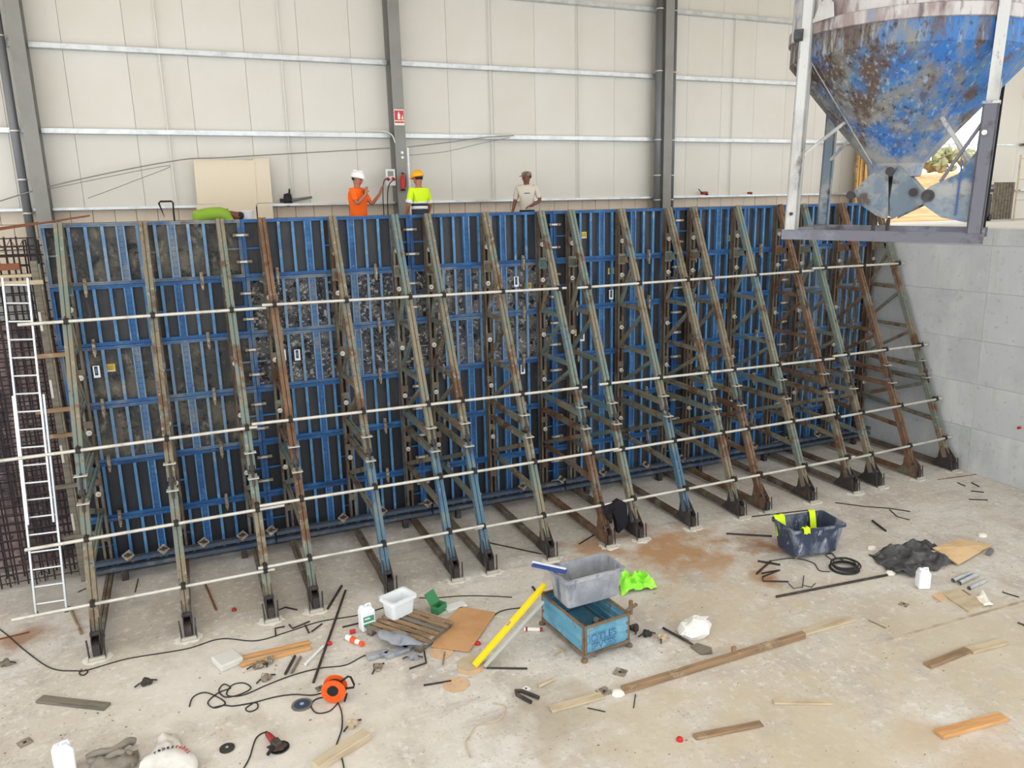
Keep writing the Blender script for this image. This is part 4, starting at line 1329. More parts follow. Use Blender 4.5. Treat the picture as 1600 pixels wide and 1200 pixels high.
# boards leaning on the wall
bd = thing('leaning_board', 'large cream board leaning against the wall above the bending worker', 'board', (-2.52, WALL_Y - 0.27, 5.05))
MB().box(0, 1.14, -0.012, 0.012, 1.26, 2.12, Matrix.Rotation(0.02, 4, 'Y')).build('sheet', 'board_cream', bd)
MB().box(0, 1.13, -0.01, 0.012, 0.0, 1.25).build('lower_sheet', 'board_cream', bd)
bd = thing('leaning_board', 'narrow cream board leaning beside the large cream board', 'board', (-1.36, WALL_Y - 0.26, 5.05))
MB().box(0, 0.31, -0.012, 0.012, 1.26, 2.14).build('sheet', 'board_cream', bd)
MB().box(0, 0.30, -0.01, 0.012, 0.0, 1.25).build('lower_sheet', 'board_cream', bd)
# slack cables along the wall
def strand(lab, pts, r=0.012, m_='column_grey', cat='cable', name='slack_cable', grp='slack cables along the wall'):
    return tag(MB().pipe(smooth_path(pts, 8), r, 6).build(name, m_), lab, cat, grp)


strand('grey slack cable rising from the left pipe to the middle column', [(-6.6, 2.6, 6.15), (-5.0, 2.6, 6.67), (-2.88, 2.6, 7.12), (-1.8, 2.6, 7.2), (1.5, 2.6, 7.4)])
strand('thin grey cable sagging just below the long slack cable', [(-5.0, 2.62, 6.63), (-2.95, 2.62, 7.04), (-3.6, 2.62, 6.75), (-4.4, 2.62, 6.45)], 0.007)
strand('grey slack cable rising right from the middle column', [(1.84, 2.6, 7.42), (2.8, 2.6, 7.53), (3.6, 2.62, 7.64), (4.4, 2.7, 7.7)])
strand('thin grey cable sagging under the cable right of the middle column', [(1.84, 2.6, 7.25), (2.7, 2.6, 7.33), (3.5, 2.62, 7.50), (4.3, 2.7, 7.66)], 0.007)
strand('pale cable curving over the girt onto the middle column', [(1.0, 2.82, 7.76), (1.35, 2.8, 7.76), (1.5, 2.6, 7.68), (1.56, 2.53, 7.5)], 0.014, 'white_rod')

# things on the formwork edge and the wall ledge
bk = thing('black_bracket', 'black bent strap standing on the top edge behind the second frame', 'bracket', (-3.05, 1.6, ZL))
MB().pipe([(-0.13, 0, 1.27), (-0.06, -0.02, 1.02), (-0.13, 0, 1.27), (-0.1, 0, 1.3), (0.09, 0, 1.3), (0.11, 0, 1.27), (0.1, 0, 1.1), (0.1, 0, 0)], 0.018, 6).build('strap', 'black', bk)
tl = thing('power_breaker', 'dark power tool lying on the wall ledge behind the orange worker', 'tool', (-0.72, 2.88, 6.29), 0.02)
MB().lathe([(0.001, -0.14), (0.05, -0.12), (0.06, 0), (0.05, 0.12), (0.001, 0.14)], 12, (0, 0, 0.07), Matrix.Rotation(0.0, 4, 'X'), sx=1.5).build('motor', 'black', tl, smooth=True)
MB().box(-0.16, -0.05, -0.03, 0.03, 0.02, 0.1).build('handle', 'black', tl)
MB().tube((0.06, 0, 0.06), (0.5, 0, 0.12), 0.035, 10, 0.025).build('barrel', 'pipe_grey', tl)
MB().tube((0.03, 0, 0.1), (0.05, 0, 0.3), 0.03, 8, 0.015).build('trigger_grip', 'black', tl)
tl = thing('red_drill', 'small red drill lying on the wall ledge right of the pipes', 'drill', (9.85, 2.84, 6.29), 0.3)
MB().tube((-0.1, 0, 0.06), (0.12, 0, 0.06), 0.04, 10).build('body', 'red_dull', tl)
MB().beam((0.06, 0, 0.05), (0.16, 0, 0.0), 0.04, 0.05).build('grip', 'black', tl)
MB().tube((-0.1, 0, 0.06), (-0.24, 0, 0.16), 0.012, 8).build('bit', 'dark_steel', tl)
tl = thing('red_drill', 'small red tool on the ledge left of the hopper frame', 'drill', (11.35, 2.84, 6.29), -0.2)
MB().tube((-0.06, 0, 0.04), (0.06, 0, 0.04), 0.03, 10).build('body', 'red_dull', tl)
MB().beam((0.0, 0, 0.04), (0.06, 0, 0.0), 0.03, 0.03).build('grip', 'black', tl)
bu = thing('white_bucket', 'white bucket standing behind the formwork beside the bending worker', 'bucket', (-1.72, 1.3, 5.05))
MB().box(-0.17, 0.17, -0.15, 0.15, 0.0, 0.78).build('pallet_block', 'wood_pale', bu)
MB().shell([(0.12, 0.78), (0.15, 1.1), (0.16, 1.1), (0.16, 1.08), (0.14, 1.08), (0.11, 0.79)], 18).build('pail', 'plastic_white', bu)
MB().lathe([(0.001, 0.79), (0.115, 0.79)], 18).build('pail_bottom', 'plastic_white', bu)

# upright timbers and gear by the bright opening
tb = thing('timber_bundle', 'bundle of yellow-brown upright timbers at the left of the bright opening', 'timber', (14.75, 2.35, 5.36))
for k in range(6):
    bevel(MB().box(-0.2 + k * 0.085, -0.13 + k * 0.085, -0.04 + 0.03 * (k % 2), 0.04 + 0.03 * (k % 2), 0, 2.25 + 0.08 * (k % 3)).build('timber', 'timber_yellow' if k % 3 else 'wood_old', tb), 0.004)
ft = thing('fence_panel', 'light wire fence panel on the slab right of the hopper post', 'fence', (20.3, 1.6, 5.36), 0.1)
for x in (0, 1.1, 2.2):
    MB().tube((x, 0, 0), (x, 0, 1.9), 0.025, 8).build('post', 'wood_pale', ft)
for z in (0.6, 1.2, 1.8):
    MB().tube((0, 0, z), (2.2, 0, z), 0.012, 6).build('rail', 'wood_pale', ft)
gp = thing('dark_generator', 'dark machine standing on the slab at the right opening edge', 'machine', (19.5, 2.2, 5.36), 0.2)
bevel(MB().box(-0.3, 0.3, -0.25, 0.25, 0.1, 0.8).build('housing', 'dark_steel', gp), 0.03)
MB().tube((-0.2, 0, 0.8), (-0.2, 0, 1.1), 0.05, 10).build('exhaust', 'black', gp)
MB().box(-0.2, 0.45, -0.2, 0.2, 0.85, 0.95).build('cover', 'black', gp)
for s in (-0.25, 0.25):
    MB().tube((s, -0.27, 0.1), (s, 0.27, 0.1), 0.1, 12).build('wheel', 'black', gp)
pn = thing('pallet_stack', 'wooden pallets standing upright on the slab at the right edge', 'pallet', (20.6, 2.55, 5.36))
for k in range(7):
    MB().box(k * 0.14, k * 0.14 + 0.1, -0.03, 0.0, 0.02, 1.15).build('slat', 'wood_grey', pn)
for z in (0.1, 0.55, 1.0):
    MB().box(0, 0.94, 0.0, 0.1, z, z + 0.09).build('bearer', 'wood_grey', pn)

# ------------------------------------------------------------------ things lying on the pit floor
def plank(lab, a, b, w, th, m_, cat='plank', name='timber_plank', grp=None, z=0.0):
    A, B = floor_at(*a, z), floor_at(*b, z)
    c = (A + B) / 2
    L = (B - A).length
    o = MB().box(-L / 2, L / 2, -w / 2, w / 2, 0, th).build(name, m_, loc=c, rz=math.atan2(B.y - A.y, B.x - A.x))
    bevel(o, min(0.006, th * 0.3))
    return tag(o, lab, cat, grp)


def rod(lab, pts, r, m_='black_rod', cat='rod', name='steel_rod', grp='steel rods lying on the floor', z=None):
    P = [floor_at(p[0], p[1]) + Vector((0, 0, r if z is None else z)) for p in pts]
    c = P[0].copy()
    o = MB().pipe([p - c for p in P], r, 7).build(name, m_, loc=c)
    return tag(o, lab, cat, grp)


def cable(lab, pts, r=0.0085, m_='cable_black'):
    P = [floor_at(p[0], p[1]) + Vector((0, 0, r + 0.001)) for p in pts]
    return tag(MB().pipe(smooth_path(P, 8), r, 6).build('power_cable', m_), lab, 'cable', 'black cables on the floor')


# planks and beams
plank('dark grey weathered plank lying at the lower left', (62, 1094), (168, 1106), 0.14, 0.035, 'wood_grey')
plank('long brown timber beam lying across the middle of the floor', (972, 1083), (1256, 996), 0.085, 0.09, 'wood_old', 'timber', 'timber_beam')
plank('pale end plank lying beyond the long brown beam', (1250, 992), (1332, 968), 0.13, 0.03, 'wood_pale')
tag(MB().box(-0.03, 0.03, -0.02, 0.02, 0, 0.07).build('timber_cleat', 'wood_old', loc=floor_at(1146, 1027) + Vector((0, 0, 0.09))), 'small timber cleat standing on the long brown beam', 'timber')
plank('yellowish plank lying left of the long brown beam', (860, 1110), (942, 1088), 0.13, 0.03, 'wood_pale')
plank('short brown plank lying right of the red cap', (1085, 1153), (1190, 1132), 0.10, 0.03, 'wood_old')
plank('pale grey plank lying alone below the long brown beam', (1208, 1098), (1299, 1099), 0.09, 0.025, 'wood_pale')
plank('orange new plank lying at the lower right corner', (1466, 1150), (1568, 1122), 0.14, 0.045, 'wood_new')
plank('brown plank of the overlapping pair at the right edge', (1449, 1042), (1512, 1017), 0.12, 0.04, 'wood_old')
plank('pale plank of the overlapping pair at the right edge', (1515, 1019), (1570, 1004), 0.13, 0.04, 'wood_pale')
plank('thick round-edged timber running off the bottom edge', (492, 1204), (574, 1152), 0.15, 0.09, 'wood_pale', 'timber', 'timber_beam')
plank('front new orange batten beside the concrete block', (376, 1042), (486, 1014), 0.07, 0.05, 'wood_new', 'batten', 'timber_batten', 'new battens on the floor')
plank('rear new orange batten beside the concrete block', (372, 1032), (484, 1006), 0.06, 0.05, 'wood_new', 'batten', 'timber_batten', 'new battens on the floor')
plank('rusty flat strip lying at the left edge', (0, 999), (46, 988), 0.05, 0.008, 'rust_bar', 'strip', 'steel_strip')
bb = MB().box(-0.16, 0.16, -0.17, 0.17, 0, 0.10).build('concrete_block', 'slab_concrete', loc=floor_at(356, 1036), rz=0.35)
bevel(bb, 0.02, 2)
tag(bb, 'dusty concrete block at the end of the new battens', 'block')

# cables
cable('black cable running from the left edge past the first frame foot', [(-20, 970), (10, 992), (40, 1018), (80, 1045), (120, 1049), (140, 1047), (200, 1030), (290, 1015), (345, 999), (400, 1002), (450, 988), (500, 972), (560, 962), (600, 950)])
cable('small cable loop beside the long cable at the left', [(128, 1047), (124, 1053), (130, 1056), (137, 1051), (134, 1047)])
cable('black cable tangle looping towards the orange reel', [(296, 1105), (302, 1090), (320, 1083), (340, 1090), (352, 1100), (335, 1107), (325, 1098), (342, 1083), (360, 1076), (350, 1070), (342, 1080), (352, 1090), (375, 1086), (392, 1076), (380, 1068), (362, 1072), (355, 1087), (380, 1087), (420, 1070), (460, 1055), (500, 1045), (540, 1040), (570, 1025), (600, 1018), (625, 1019)])
cable('black cable from the coil tangle to the orange reel', [(332, 1107), (350, 1103), (365, 1104), (395, 1099), (430, 1090), (460, 1086), (490, 1087), (515, 1079)])
cable('small cable ring between the tangle and the disc', [(395, 1100), (384, 1108), (390, 1113), (402, 1108), (402, 1100), (394, 1099)])
cable('black cable loop under the orange reel', [(515, 1089), (495, 1093), (486, 1103), (495, 1115), (515, 1112), (529, 1098)])
cable('black cable running down from the reel over the thick timber', [(528, 1098), (534, 1115), (534, 1140), (525, 1170), (534, 1185), (538, 1205)])
cable('black cable of the grinder curving down to the edge', [(425, 1149), (415, 1145), (400, 1155), (390, 1185), (380, 1203)])
cable('black cable along the back of the pallet', [(655, 935), (680, 935), (720, 932), (760, 932), (800, 934)])
cable('black cable crossing the cardboard sheet', [(660, 1003), (690, 1000), (720, 985), (760, 970), (785, 955), (820, 950)])
cable('black cable from the bent bars to the cable coil', [(1205, 877), (1240, 873), (1270, 880), (1280, 892), (1296, 894)])
o = MB()
for k in range(7):
    c = floor_at(1318 + random.uniform(-2, 3), 889 + random.uniform(-1.5, 1.5))
    r = 0.24 - 0.02 * (k % 4)
    o.pipe([Vector((c.x + r * math.cos(a * 2 * PI / 20), c.y + r * 0.95 * math.sin(a * 2 * PI / 20), 0.016 + 0.016 * k + 0.004 * math.sin(a))) for a in range(21)], 0.013, 6)
tag(o.build('cable_coil', 'cable_black'), 'coil of thick black cable in front of the navy tub', 'cable')
cable('thin loop of cable behind the black coil', [(1306, 880), (1296, 873), (1290, 868), (1300, 866), (1306, 872), (1318, 876)])
strand_tape = [(770, 1100), (790, 1105), (780, 1125), (745, 1135), (735, 1150), (728, 1163), (735, 1185)]
tag(MB().pipe(smooth_path([floor_at(*p) + Vector((0, 0, 0.01)) for p in strand_tape], 6), 0.008, 5).build('rubber_strip', 'wood_pale'), 'thin pale strip curling on the floor below the cardboard', 'strip')

# steel rods and bent rebar
rod('long dark steel bar lying left of the orange and white bottle', [(540, 924), (490, 1068)], 0.018)
rod('dark bar lying next to the fourth frame foot', [(534, 917), (512, 953)], 0.02)
rod('left one of two short dark bars beside the new battens', [(461, 1027), (446, 1055)], 0.02)
rod('right one of two short dark bars beside the new battens', [(470, 1028), (456, 1053)], 0.018, 'wood_grey')
rod('white plastic tube crossing under the long steel bar', [(505, 1012), (477, 1040)], 0.022, 'plastic_white_dirty', 'tube', 'plastic_tube')
rod('bent bar behind the fourth frame foot', [(436, 954), (446, 950), (464, 954)], 0.013)
rod('hooked rebar left of the long steel bar', [(431, 995), (430, 983), (445, 980)], 0.012, 'rebar')
rod('bent rebar beside the hooked rebar', [(452, 977), (457, 983), (484, 972)], 0.012, 'rebar')
rod('angled rebar right of the bent rebar', [(477, 978), (483, 990)], 0.012, 'rebar')
rod('straight rebar piece under the long cable', [(487, 988), (503, 976)], 0.012, 'rebar')
rod('dark bar pair left of the pallet, front one', [(535, 981), (560, 975)], 0.012, 'rebar')
rod('thin rusty rod standing out behind the third frame foot', [(321, 914), (338, 954)], 0.016, 'rust_bar')
rod('thin dark rod behind the second frame foot', [(216, 905), (211, 926)], 0.008)
rod('small bent wire near the first frame', [(122, 926), (134, 920), (138, 924)], 0.008)
rod('fallen brown rod by the ladder foot', [(109, 950), (127, 992)], 0.02, 'wood_old')
rod('bent L shaped rod in front of the pallet', [(663, 1019), (666, 1037), (640, 1046)], 0.012, 'rebar')
rod('short rod standing near the cardboard', [(695, 1020), (692, 1040)], 0.011, 'wood_old')
rod('short rod lying on the lowest cardboard octagon', [(662, 1072), (705, 1065)], 0.012, 'rebar')
rod('flat dark rod right of the cardboard octagons', [(760, 1045), (824, 1046)], 0.014)
rod('long dark rod between the seventh and eighth frame feet', [(765, 849), (853, 868)], 0.012)
rod('rod by the ninth frame foot', [(905, 851), (934, 833)], 0.013)
rod('long dark bar in front of the black coil', [(1213, 934), (1386, 900)], 0.02)
rod('dark bar running behind the navy tub', [(1135, 835), (1206, 839)], 0.018)
rod('thin dark bar behind the navy tub rim', [(1175, 808), (1262, 798)], 0.012)
rod('long thin rod with a bend right of the navy tub', [(1305, 786), (1350, 792), (1390, 795), (1422, 800)], 0.011)
rod('curved rod under the long thin rod', [(1390, 797), (1402, 808), (1421, 813)], 0.010)
rod('short dark bar right of the navy tub', [(1363, 815), (1384, 831)], 0.02)
rod('small dark bar near the wall foot, upper one', [(1496, 755), (1508, 760)], 0.012)
rod('small dark bar near the wall foot, second one', [(1518, 755), (1530, 761)], 0.012)
rod('thin bar near the wall foot, third one', [(1517, 768), (1537, 770)], 0.012)
rod('thin bar near the wall foot, lowest one', [(1514, 781), (1543, 782)], 0.012)
rod('pale strip near the wall foot', [(1522, 791), (1551, 796)], 0.012, 'wood_pale')
rod('long thin pale rod at the last frame foot', [(1465, 750), (1525, 742)], 0.012, 'wood_old')
rod('bent bar left of the cable coil, upper one', [(1184, 878), (1219, 884)], 0.018, 'rebar')
rod('bent bar left of the cable coil, crossing one', [(1204, 878), (1182, 898)], 0.018, 'rebar')
rod('bent bar left of the cable coil, lower one', [(1190, 897), (1218, 892), (1192, 902), (1192, 909), (1232, 910)], 0.014, 'rebar')
rod('twisted thin wire left of the cable coil', [(1232, 912), (1240, 920), (1254, 918), (1256, 900), (1254, 915), (1268, 918), (1274, 912)], 0.007)
rod('thin wire below the yellowish plank', [(918, 1107), (946, 1113)], 0.008)
rod('thin nail below the end of the long beam', [(993, 1086), (990, 1107)], 0.007)
rod('small wooden cross sticks in front of the blue crate, long one', [(868, 1008), (885, 1024)], 0.01, 'wood_pale')
rod('small wooden cross sticks in front of the blue crate, short one', [(882, 1014), (865, 1026)], 0.01, 'wood_pale')
rod('pale wedge stick below the blue crate', [(842, 1075), (867, 1063)], 0.02, 'wood_pale')
rod('bent dark pipe lying below the blue crate', [(830, 1100), (808, 1088), (806, 1082), (815, 1082), (842, 1093)], 0.025)
rod('thin dark rod at the right edge', [(1590, 974), (1606, 980)], 0.012)
rod('thin rod at the far right edge of the floor', [(1566, 926), (1592, 934)], 0.01)
rod('thin rod left of the right edge seam', [(1357, 970), (1384, 982)], 0.009, 'wood_old')

# square steel plates, discs and couplers
def plate(lab, px, py, w, rz, m_='clamp_steel', hole=True):
    t = thing('steel_plate', lab, 'plate', floor_at(px, py), rz, 'loose anchor plates on the floor')
    b = MB()
    b.box(-w, w, -w, -w * .3, 0.0, 0.012).box(-w, w, w * .3, w, 0.0, 0.012).box(-w, -w * .3, -w * .3, w * .3, 0, 0.012).box(w * .3, w, -w * .3, w * .3, 0, 0.012)
    b.build('plate', m_, t)
    MB().tube((0, 0, 0.0), (0, 0, 0.02), w * 0.22, 10).build('hub', 'dark_steel', t)


plate('small dark plate near the left bottom edge', 39, 1161, 0.07, 0.5)
plate('square anchor plate left of the long beam', 969, 1051, 0.08, 0.7)
plate('anchor plate at the tip of the yellowish plank', 944, 1081, 0.08, 0.2)
plate('pale ring plate beside the bent dark pipe', 822, 1077, 0.045, 0.4, 'plastic_white_dirty')
plate('dark ring plate on the floor above the overlapping planks', 1412, 945, 0.06, 0.3)
plate('pale plate lying close left of the orange cable reel', 500, 1076, 0.05, 0.3, 'wood_grey')
for lab, px, py, r, m_ in (('grey grinding disc with dark blue centre beside the orange reel', 472, 1102, 0.13, 'wood_grey'), ('dark flat grinding disc left of the grinder', 355, 1170, 0.085, 'black_rod')):
    t = thing('grinding_disc', lab, 'disc', floor_at(px, py))
    MB().lathe([(r, 0.0), (r, 0.018), (0.001, 0.018)], 24).build('disc', m_, t)
    MB().lathe([(r * .78, 0.018), (r * .74, 0.022), (0.001, 0.022)], 24).build('label', 'print_dark' if r > 0.1 else 'dark_steel', t)
    MB().lathe([(r * .2, 0.022), (r * .2, 0.026), (0.001, 0.026)], 16).build('hub', 'silver', t)


def coupler(lab, px, py, rz, m_='clamp_steel'):
    t = thing('scaffold_coupler', lab, 'coupler', floor_at(px, py), rz, 'loose scaffold couplers on the floor')
    MB().tube((-0.05, 0, 0.04), (0.05, 0, 0.04), 0.04, 10).build('jaw', m_, t)
    MB().tube((0.03, -0.06, 0.04), (0.03, 0.06, 0.04), 0.038, 10).build('jaw', m_, t)
    MB().tube((-0.06, 0.03, 0.05), (-0.13, 0.05, 0.03), 0.012, 8).build('bolt', 'dark_steel', t)
    MB().tube((0.05, -0.05, 0.06), (0.12, -0.07, 0.02), 0.012, 8).build('bolt', 'dark_steel', t)


coupler('scaffold coupler lying in front of the new battens, larger one', 402, 1044, 0.5)
coupler('scaffold coupler next to the new battens at their end', 421, 1036, 1.6)
coupler('scaffold coupler lying above the cable tangle', 415, 1063, 0.9)
coupler('scaffold coupler lying alone in front of the pallet', 590, 1047, 1.2)
coupler('scaffold coupler lying beside the rusty spot at the left edge', 8, 1040, 0.4, 'wood_grey')
coupler('dark coupler clamp right of the blue crate', 1010, 994, 0.4, 'dark_steel')
coupler('dark coupler on the floor right of the first one by the crate', 992, 985, 1.5, 'dark_steel')
coupler('pale coupler lying between the crate and the white bag', 1035, 1000, 1.2, 'wood_pale')
coupler('grey coupler right of the grey offcuts in front of the pallet', 645, 1030, 0.2, 'tub_grey')
coupler('coupler lying in front of the thick timber', 550, 1136, 1.0, 'wood_pale')
coupler('small coupler right of the left frame cable', 228, 1070, 0.7, 'dark_steel')
for lab, px, py, m_ in (('small red cap lying left of the short brown plank', 1062, 1157, 'red'), ('red plastic piece behind the third frame foot', 366, 954, 'red_dull'), ('small red cap beside the cardboard sheet', 747, 1007, 'red'), ('red cap by the long steel bar', 515, 1007, 'red')):
    o = MB().lathe([(0.04, 0), (0.036, 0.03), (0.02, 0.045), (0.001, 0.047)], 12).build('bar_cap', m_, loc=floor_at(px, py))
    tag(o, lab, 'cap', 'red caps on the floor')
for lab, px, py in (('white lump of mortar at the near end of the long beam', 966, 1085), ('white lump lying beside the dark tarp', 1391, 897), ('small pale block on the plywood corner', 1535, 838), ('white lump at the left tip of the tarp', 1362, 858), ('pale lump on the dark tarp', 1459, 866)):
    t = MB().lathe([(0.001, 0), (0.07, 0.005), (0.06, 0.045), (0.001, 0.06)], 8, sx=1.3).build('mortar_lump', 'paper', loc=floor_at(px, py))
    tag(t, lab, 'mortar lump', 'pale mortar lumps')
tag(MB().tube((-0.09, 0, 0.045), (0.09, 0, 0.045), 0.045, 14).build('grey_cylinder', 'pipe_grey', loc=floor_at(1546, 866), rz=0.35), 'short grey cylinder on the floor right of the plywood', 'cylinder')

# blue stillage crate with rusty posts
cr = thing('stillage_crate', 'blue ribbed metal crate with rusty corner posts under the grey tub', 'crate', (1.52, -5.88, 0.0), math.radians(5))
CW, CD, CH = 0.76, 1.14, 0.50
for x in (0, CW):
    for y in (0, CD):
        sx, sy = (1 if x == 0 else -1), (1 if y == 0 else -1)
        b = MB().box(min(x, x + sx * 0.05), max(x, x + sx * 0.05), min(y, y + sy * 0.008), max(y, y + sy * 0.008), 0, CH + 0.03)
        b.box(min(x, x + sx * 0.008), max(x, x + sx * 0.008), min(y, y + sy * 0.05), max(y, y + sy * 0.05), 0, CH + 0.03)
        p = b.build('corner_post', 'crate_rust', cr)
        MB().lathe([(0.045, 0), (0.045, 0.03), (0.02, 0.05)], 10, (x, y, 0)).build('foot_cup', 'crate_rust', p)


def ribbed(a, c, n_out):
    """corrugated side panel from a to c (xy), ribs proud towards n_out"""
    b = MB()
    a, c, n_out = Vector((*a, 0)), Vector((*c, 0)), Vector((*n_out, 0))
    zs_ = [0.10, 0.13, 0.145, 0.215, 0.23, 0.26, 0.275, 0.345, 0.36, 0.39, 0.405, 0.47, 0.485]
    of = [0.0, 0.0, 0.018, 0.018, 0, 0, 0.018, 0.018, 0, 0, 0.018, 0.018, 0]
    vs = []
    for z, o_ in zip(zs_, of):
        for q in (a, c):
            vs.append(q + n_out * o_ + Vector((0, 0, z)))
    nn = len(zs_)
    for z, o_ in zip(zs_, of):
        for q in (a, c):
            vs.append(q + n_out * (o_ - 0.008) + Vector((0, 0, z)))
    fs = []
    for k in range(nn - 1):
        fs += [(2 * k, 2 * k + 1, 2 * k + 3, 2 * k + 2), (2 * nn + 2 * k + 2, 2 * nn + 2 * k + 3, 2 * nn + 2 * k + 1, 2 * nn + 2 * k)]
    return b.add(vs, fs)


front = ribbed((0.04, 0.012), (CW - 0.04, 0.012), (0, -1)).build('side_panel', 'crate_blue', cr)
ribbed((0.04, CD - 0.012), (CW - 0.04, CD - 0.012), (0, 1)).build('side_panel', 'crate_blue', cr)
ribbed((0.012, 0.04), (0.012, CD - 0.04), (-1, 0)).build('side_panel', 'crate_blue', cr)
ribbed((CW - 0.012, 0.04), (CW - 0.012, CD - 0.04), (1, 0)).build('side_panel', 'crate_blue', cr)
for a, c in (((0, 0.01), (CW, 0.01)), ((0, CD - .01), (CW, CD - .01)), ((0.01, 0), (0.01, CD)), ((CW - .01, 0), (CW - .01, CD))):
    MB().beam((a[0], a[1], CH), (c[0], c[1], CH), 0.03, 0.03).build('top_rail', 'crate_rust', cr)
    MB().beam((a[0], a[1], 0.085), (c[0], c[1], 0.085), 0.03, 0.04).build('bottom_rail', 'crate_rust', cr)
MB().box(0.02, CW - 0.02, 0.02, CD - 0.02, 0.08, 0.10).build('deck', 'crate_blue', cr)
Mt = Matrix.Rotation(PI / 2, 4, 'X')
text_mesh('lettering', 'iOTLES', 0.15, 'blue_worn', front, Matrix.Translation((0.30, -0.007, 0.31)) @ Mt)
text_mesh('lettering', 'IPVSES', 0.15, 'blue_worn', front, Matrix.Translation((0.32, -0.007, 0.18)) @ Mt)
for k, (x, y, z) in enumerate(((0.2, 0.3, 0.1), (0.42, 0.25, 0.1), (0.55, 0.45, 0.1))):
    t = thing('scaffold_clamp', ('dark clamp lying in the front of the blue crate', 'clamp at the middle inside the blue crate', 'clamp at the right inside the blue crate')[k], 'clamp', cr.matrix_basis @ Vector((x, y, z)), k * 1.1, 'clamps inside the blue crate')
    MB().tube((-0.09, 0, 0.06), (0.09, 0, 0.06), 0.06, 10).build('jaw', 'dark_steel', t)
    MB().tube((0, -0.1, 0.08), (0, 0.1, 0.2), 0.04, 10).build('jaw', 'crate_rust', t)
ch = thing('crate_hook', 'rusty hook clamp hanging on the right corner post of the crate', 'hook', (2.30, -5.80, 0.53), 0.3)
MB().tube((0, 0, -0.04), (0, 0.0, 0.16), 0.03, 8).build('shank', 'crate_rust', ch)
MB().tube((-0.08, 0, 0.04), (0.12, 0, 0.06), 0.025, 8).build('arm', 'crate_rust', ch)


# mortar tubs
def tub(lab, loc, rz, wb_, db_, wt_, dt_, h, m_, inner, wheels=False):
    t = thing('mortar_tub', lab, 'tub', loc, rz)
    z0 = 0.07 if wheels else 0.0
    def ring(w, d, z, r=0.05, n=4):
        out = []
        for (cx, cy, a0) in ((w / 2 - r, d / 2 - r, 0), (-w / 2 + r, d / 2 - r, PI / 2), (-w / 2 + r, -d / 2 + r, PI), (w / 2 - r, -d / 2 + r, 1.5 * PI)):
            for k in range(n + 1):
                a = a0 + k * PI / 2 / n
                out.append((cx + r * math.cos(a), cy + r * math.sin(a), z))
        return out
    rings = [ring(wb_, db_, z0), ring(wt_, dt_, z0 + h), ring(wt_ + 0.05, dt_ + 0.05, z0 + h), ring(wt_ + 0.05, dt_ + 0.05, z0 + h + 0.02), ring(wt_ - 0.02, dt_ - 0.02, z0 + h + 0.02), ring(wb_ - 0.02, db_ - 0.02, z0 + 0.02)]
    n = len(rings[0])
    vs = [p for r in rings for p in r]
    fs = [(i * n + k, i * n + (k + 1) % n, (i + 1) * n + (k + 1) % n, (i + 1) * n + k) for i in range(len(rings) - 1) for k in range(n)]
    fs += [tuple(range(n - 1, -1, -1)), tuple(range(5 * n, 6 * n))]
    MB().add(vs, fs).build('body', m_, t)
    rv = MB()
    rv.add([p for r in (ring(wt_ + 0.055, dt_ + 0.055, z0 + h - 0.03), ring(wt_ + 0.055, dt_ + 0.055, z0 + h + 0.022)) for p in r], [(k, (k + 1) % n, n + (k + 1) % n, n + k) for k in range(n)])
    rv.build('rim', inner, t)
    if wheels:
        for sx in (-1, 1):
            for sy in (-1, 1):
                MB().tube((sx * (wb_ / 2 - 0.08) - 0.02, sy * (db_ / 2 - 0.07), 0.035), (sx * (wb_ / 2 - 0.08) + 0.02, sy * (db_ / 2 - 0.07), 0.035), 0.035, 10).build('castor', 'wood_old', t)
    return t


tub('grey cement-stained mortar tub standing on the blue crate', (1.96, -5.12, 0.53), math.radians(2), 0.84, 0.46, 0.94, 0.54, 0.43, 'tub_grey', 'tub_grey')
for k, (x, y) in enumerate(((1.62, -5.15), (1.72, -5.2))):
    tag(MB().tube((-0.05, 0, 0.02), (0.06, 0.03, 0.12), 0.022, 8).tube((0, -0.06, 0.03), (0.02, 0.06, 0.05), 0.02, 8).build('clamp_piece', 'dark_steel', loc=(x, y, 0.555), rz=k), ('rusty clamp piece in the left corner of the grey tub', 'second rusty clamp piece inside the grey tub')[k], 'clamp', 'clamp pieces in the grey tub')
tub('navy mortar tub on castors smeared with cement, vests on its rim', (6.70, -4.58, 0.0), math.radians(-8), 0.86, 0.5, 1.02, 0.62, 0.50, 'tub_navy', 'tub_navy', True)


def vest(lab, loc, rz, w, h1, h2):
    """cloth hung over a rim: short flap outside, long flap inside"""
    t = thing('safety_vest', lab, 'vest', loc, rz, 'lime vests hung on the navy tub')
    vs, fs = [], []
    prof = [(-0.045, -h1), (-0.05, -h1 * .5), (-0.045, 0.0), (-0.02, 0.03), (0.03, 0.03), (0.06, 0.0), (0.10, -h2 * .5), (0.13, -h2)]
    n = 6
    for i in range(n + 1):
        u = i / n - 0.5
        for k, (y, z) in enumerate(prof):
            wv = 0.012 * math.sin(i * 2.1 + k)
            vs.append((u * w * (1 - 0.06 * k * (k < 3)), y + wv * 0.6, z + 0.01 * math.sin(i * 1.7)))
    m_ = len(prof)
    N = len(vs)
    vs += [(x, y + 0.008, z - 0.006) for x, y, z in vs]
    for i in range(n):
        for k in range(m_ - 1):
            a = i * m_ + k
            fs.append((a, a + 1, a + m_ + 1, a + m_))
            fs.append((N + a + m_, N + a + m_ + 1, N + a + 1, N + a))
    MB().add(vs, fs).build('cloth', 'vest_lime', t, smooth=True)
    return t


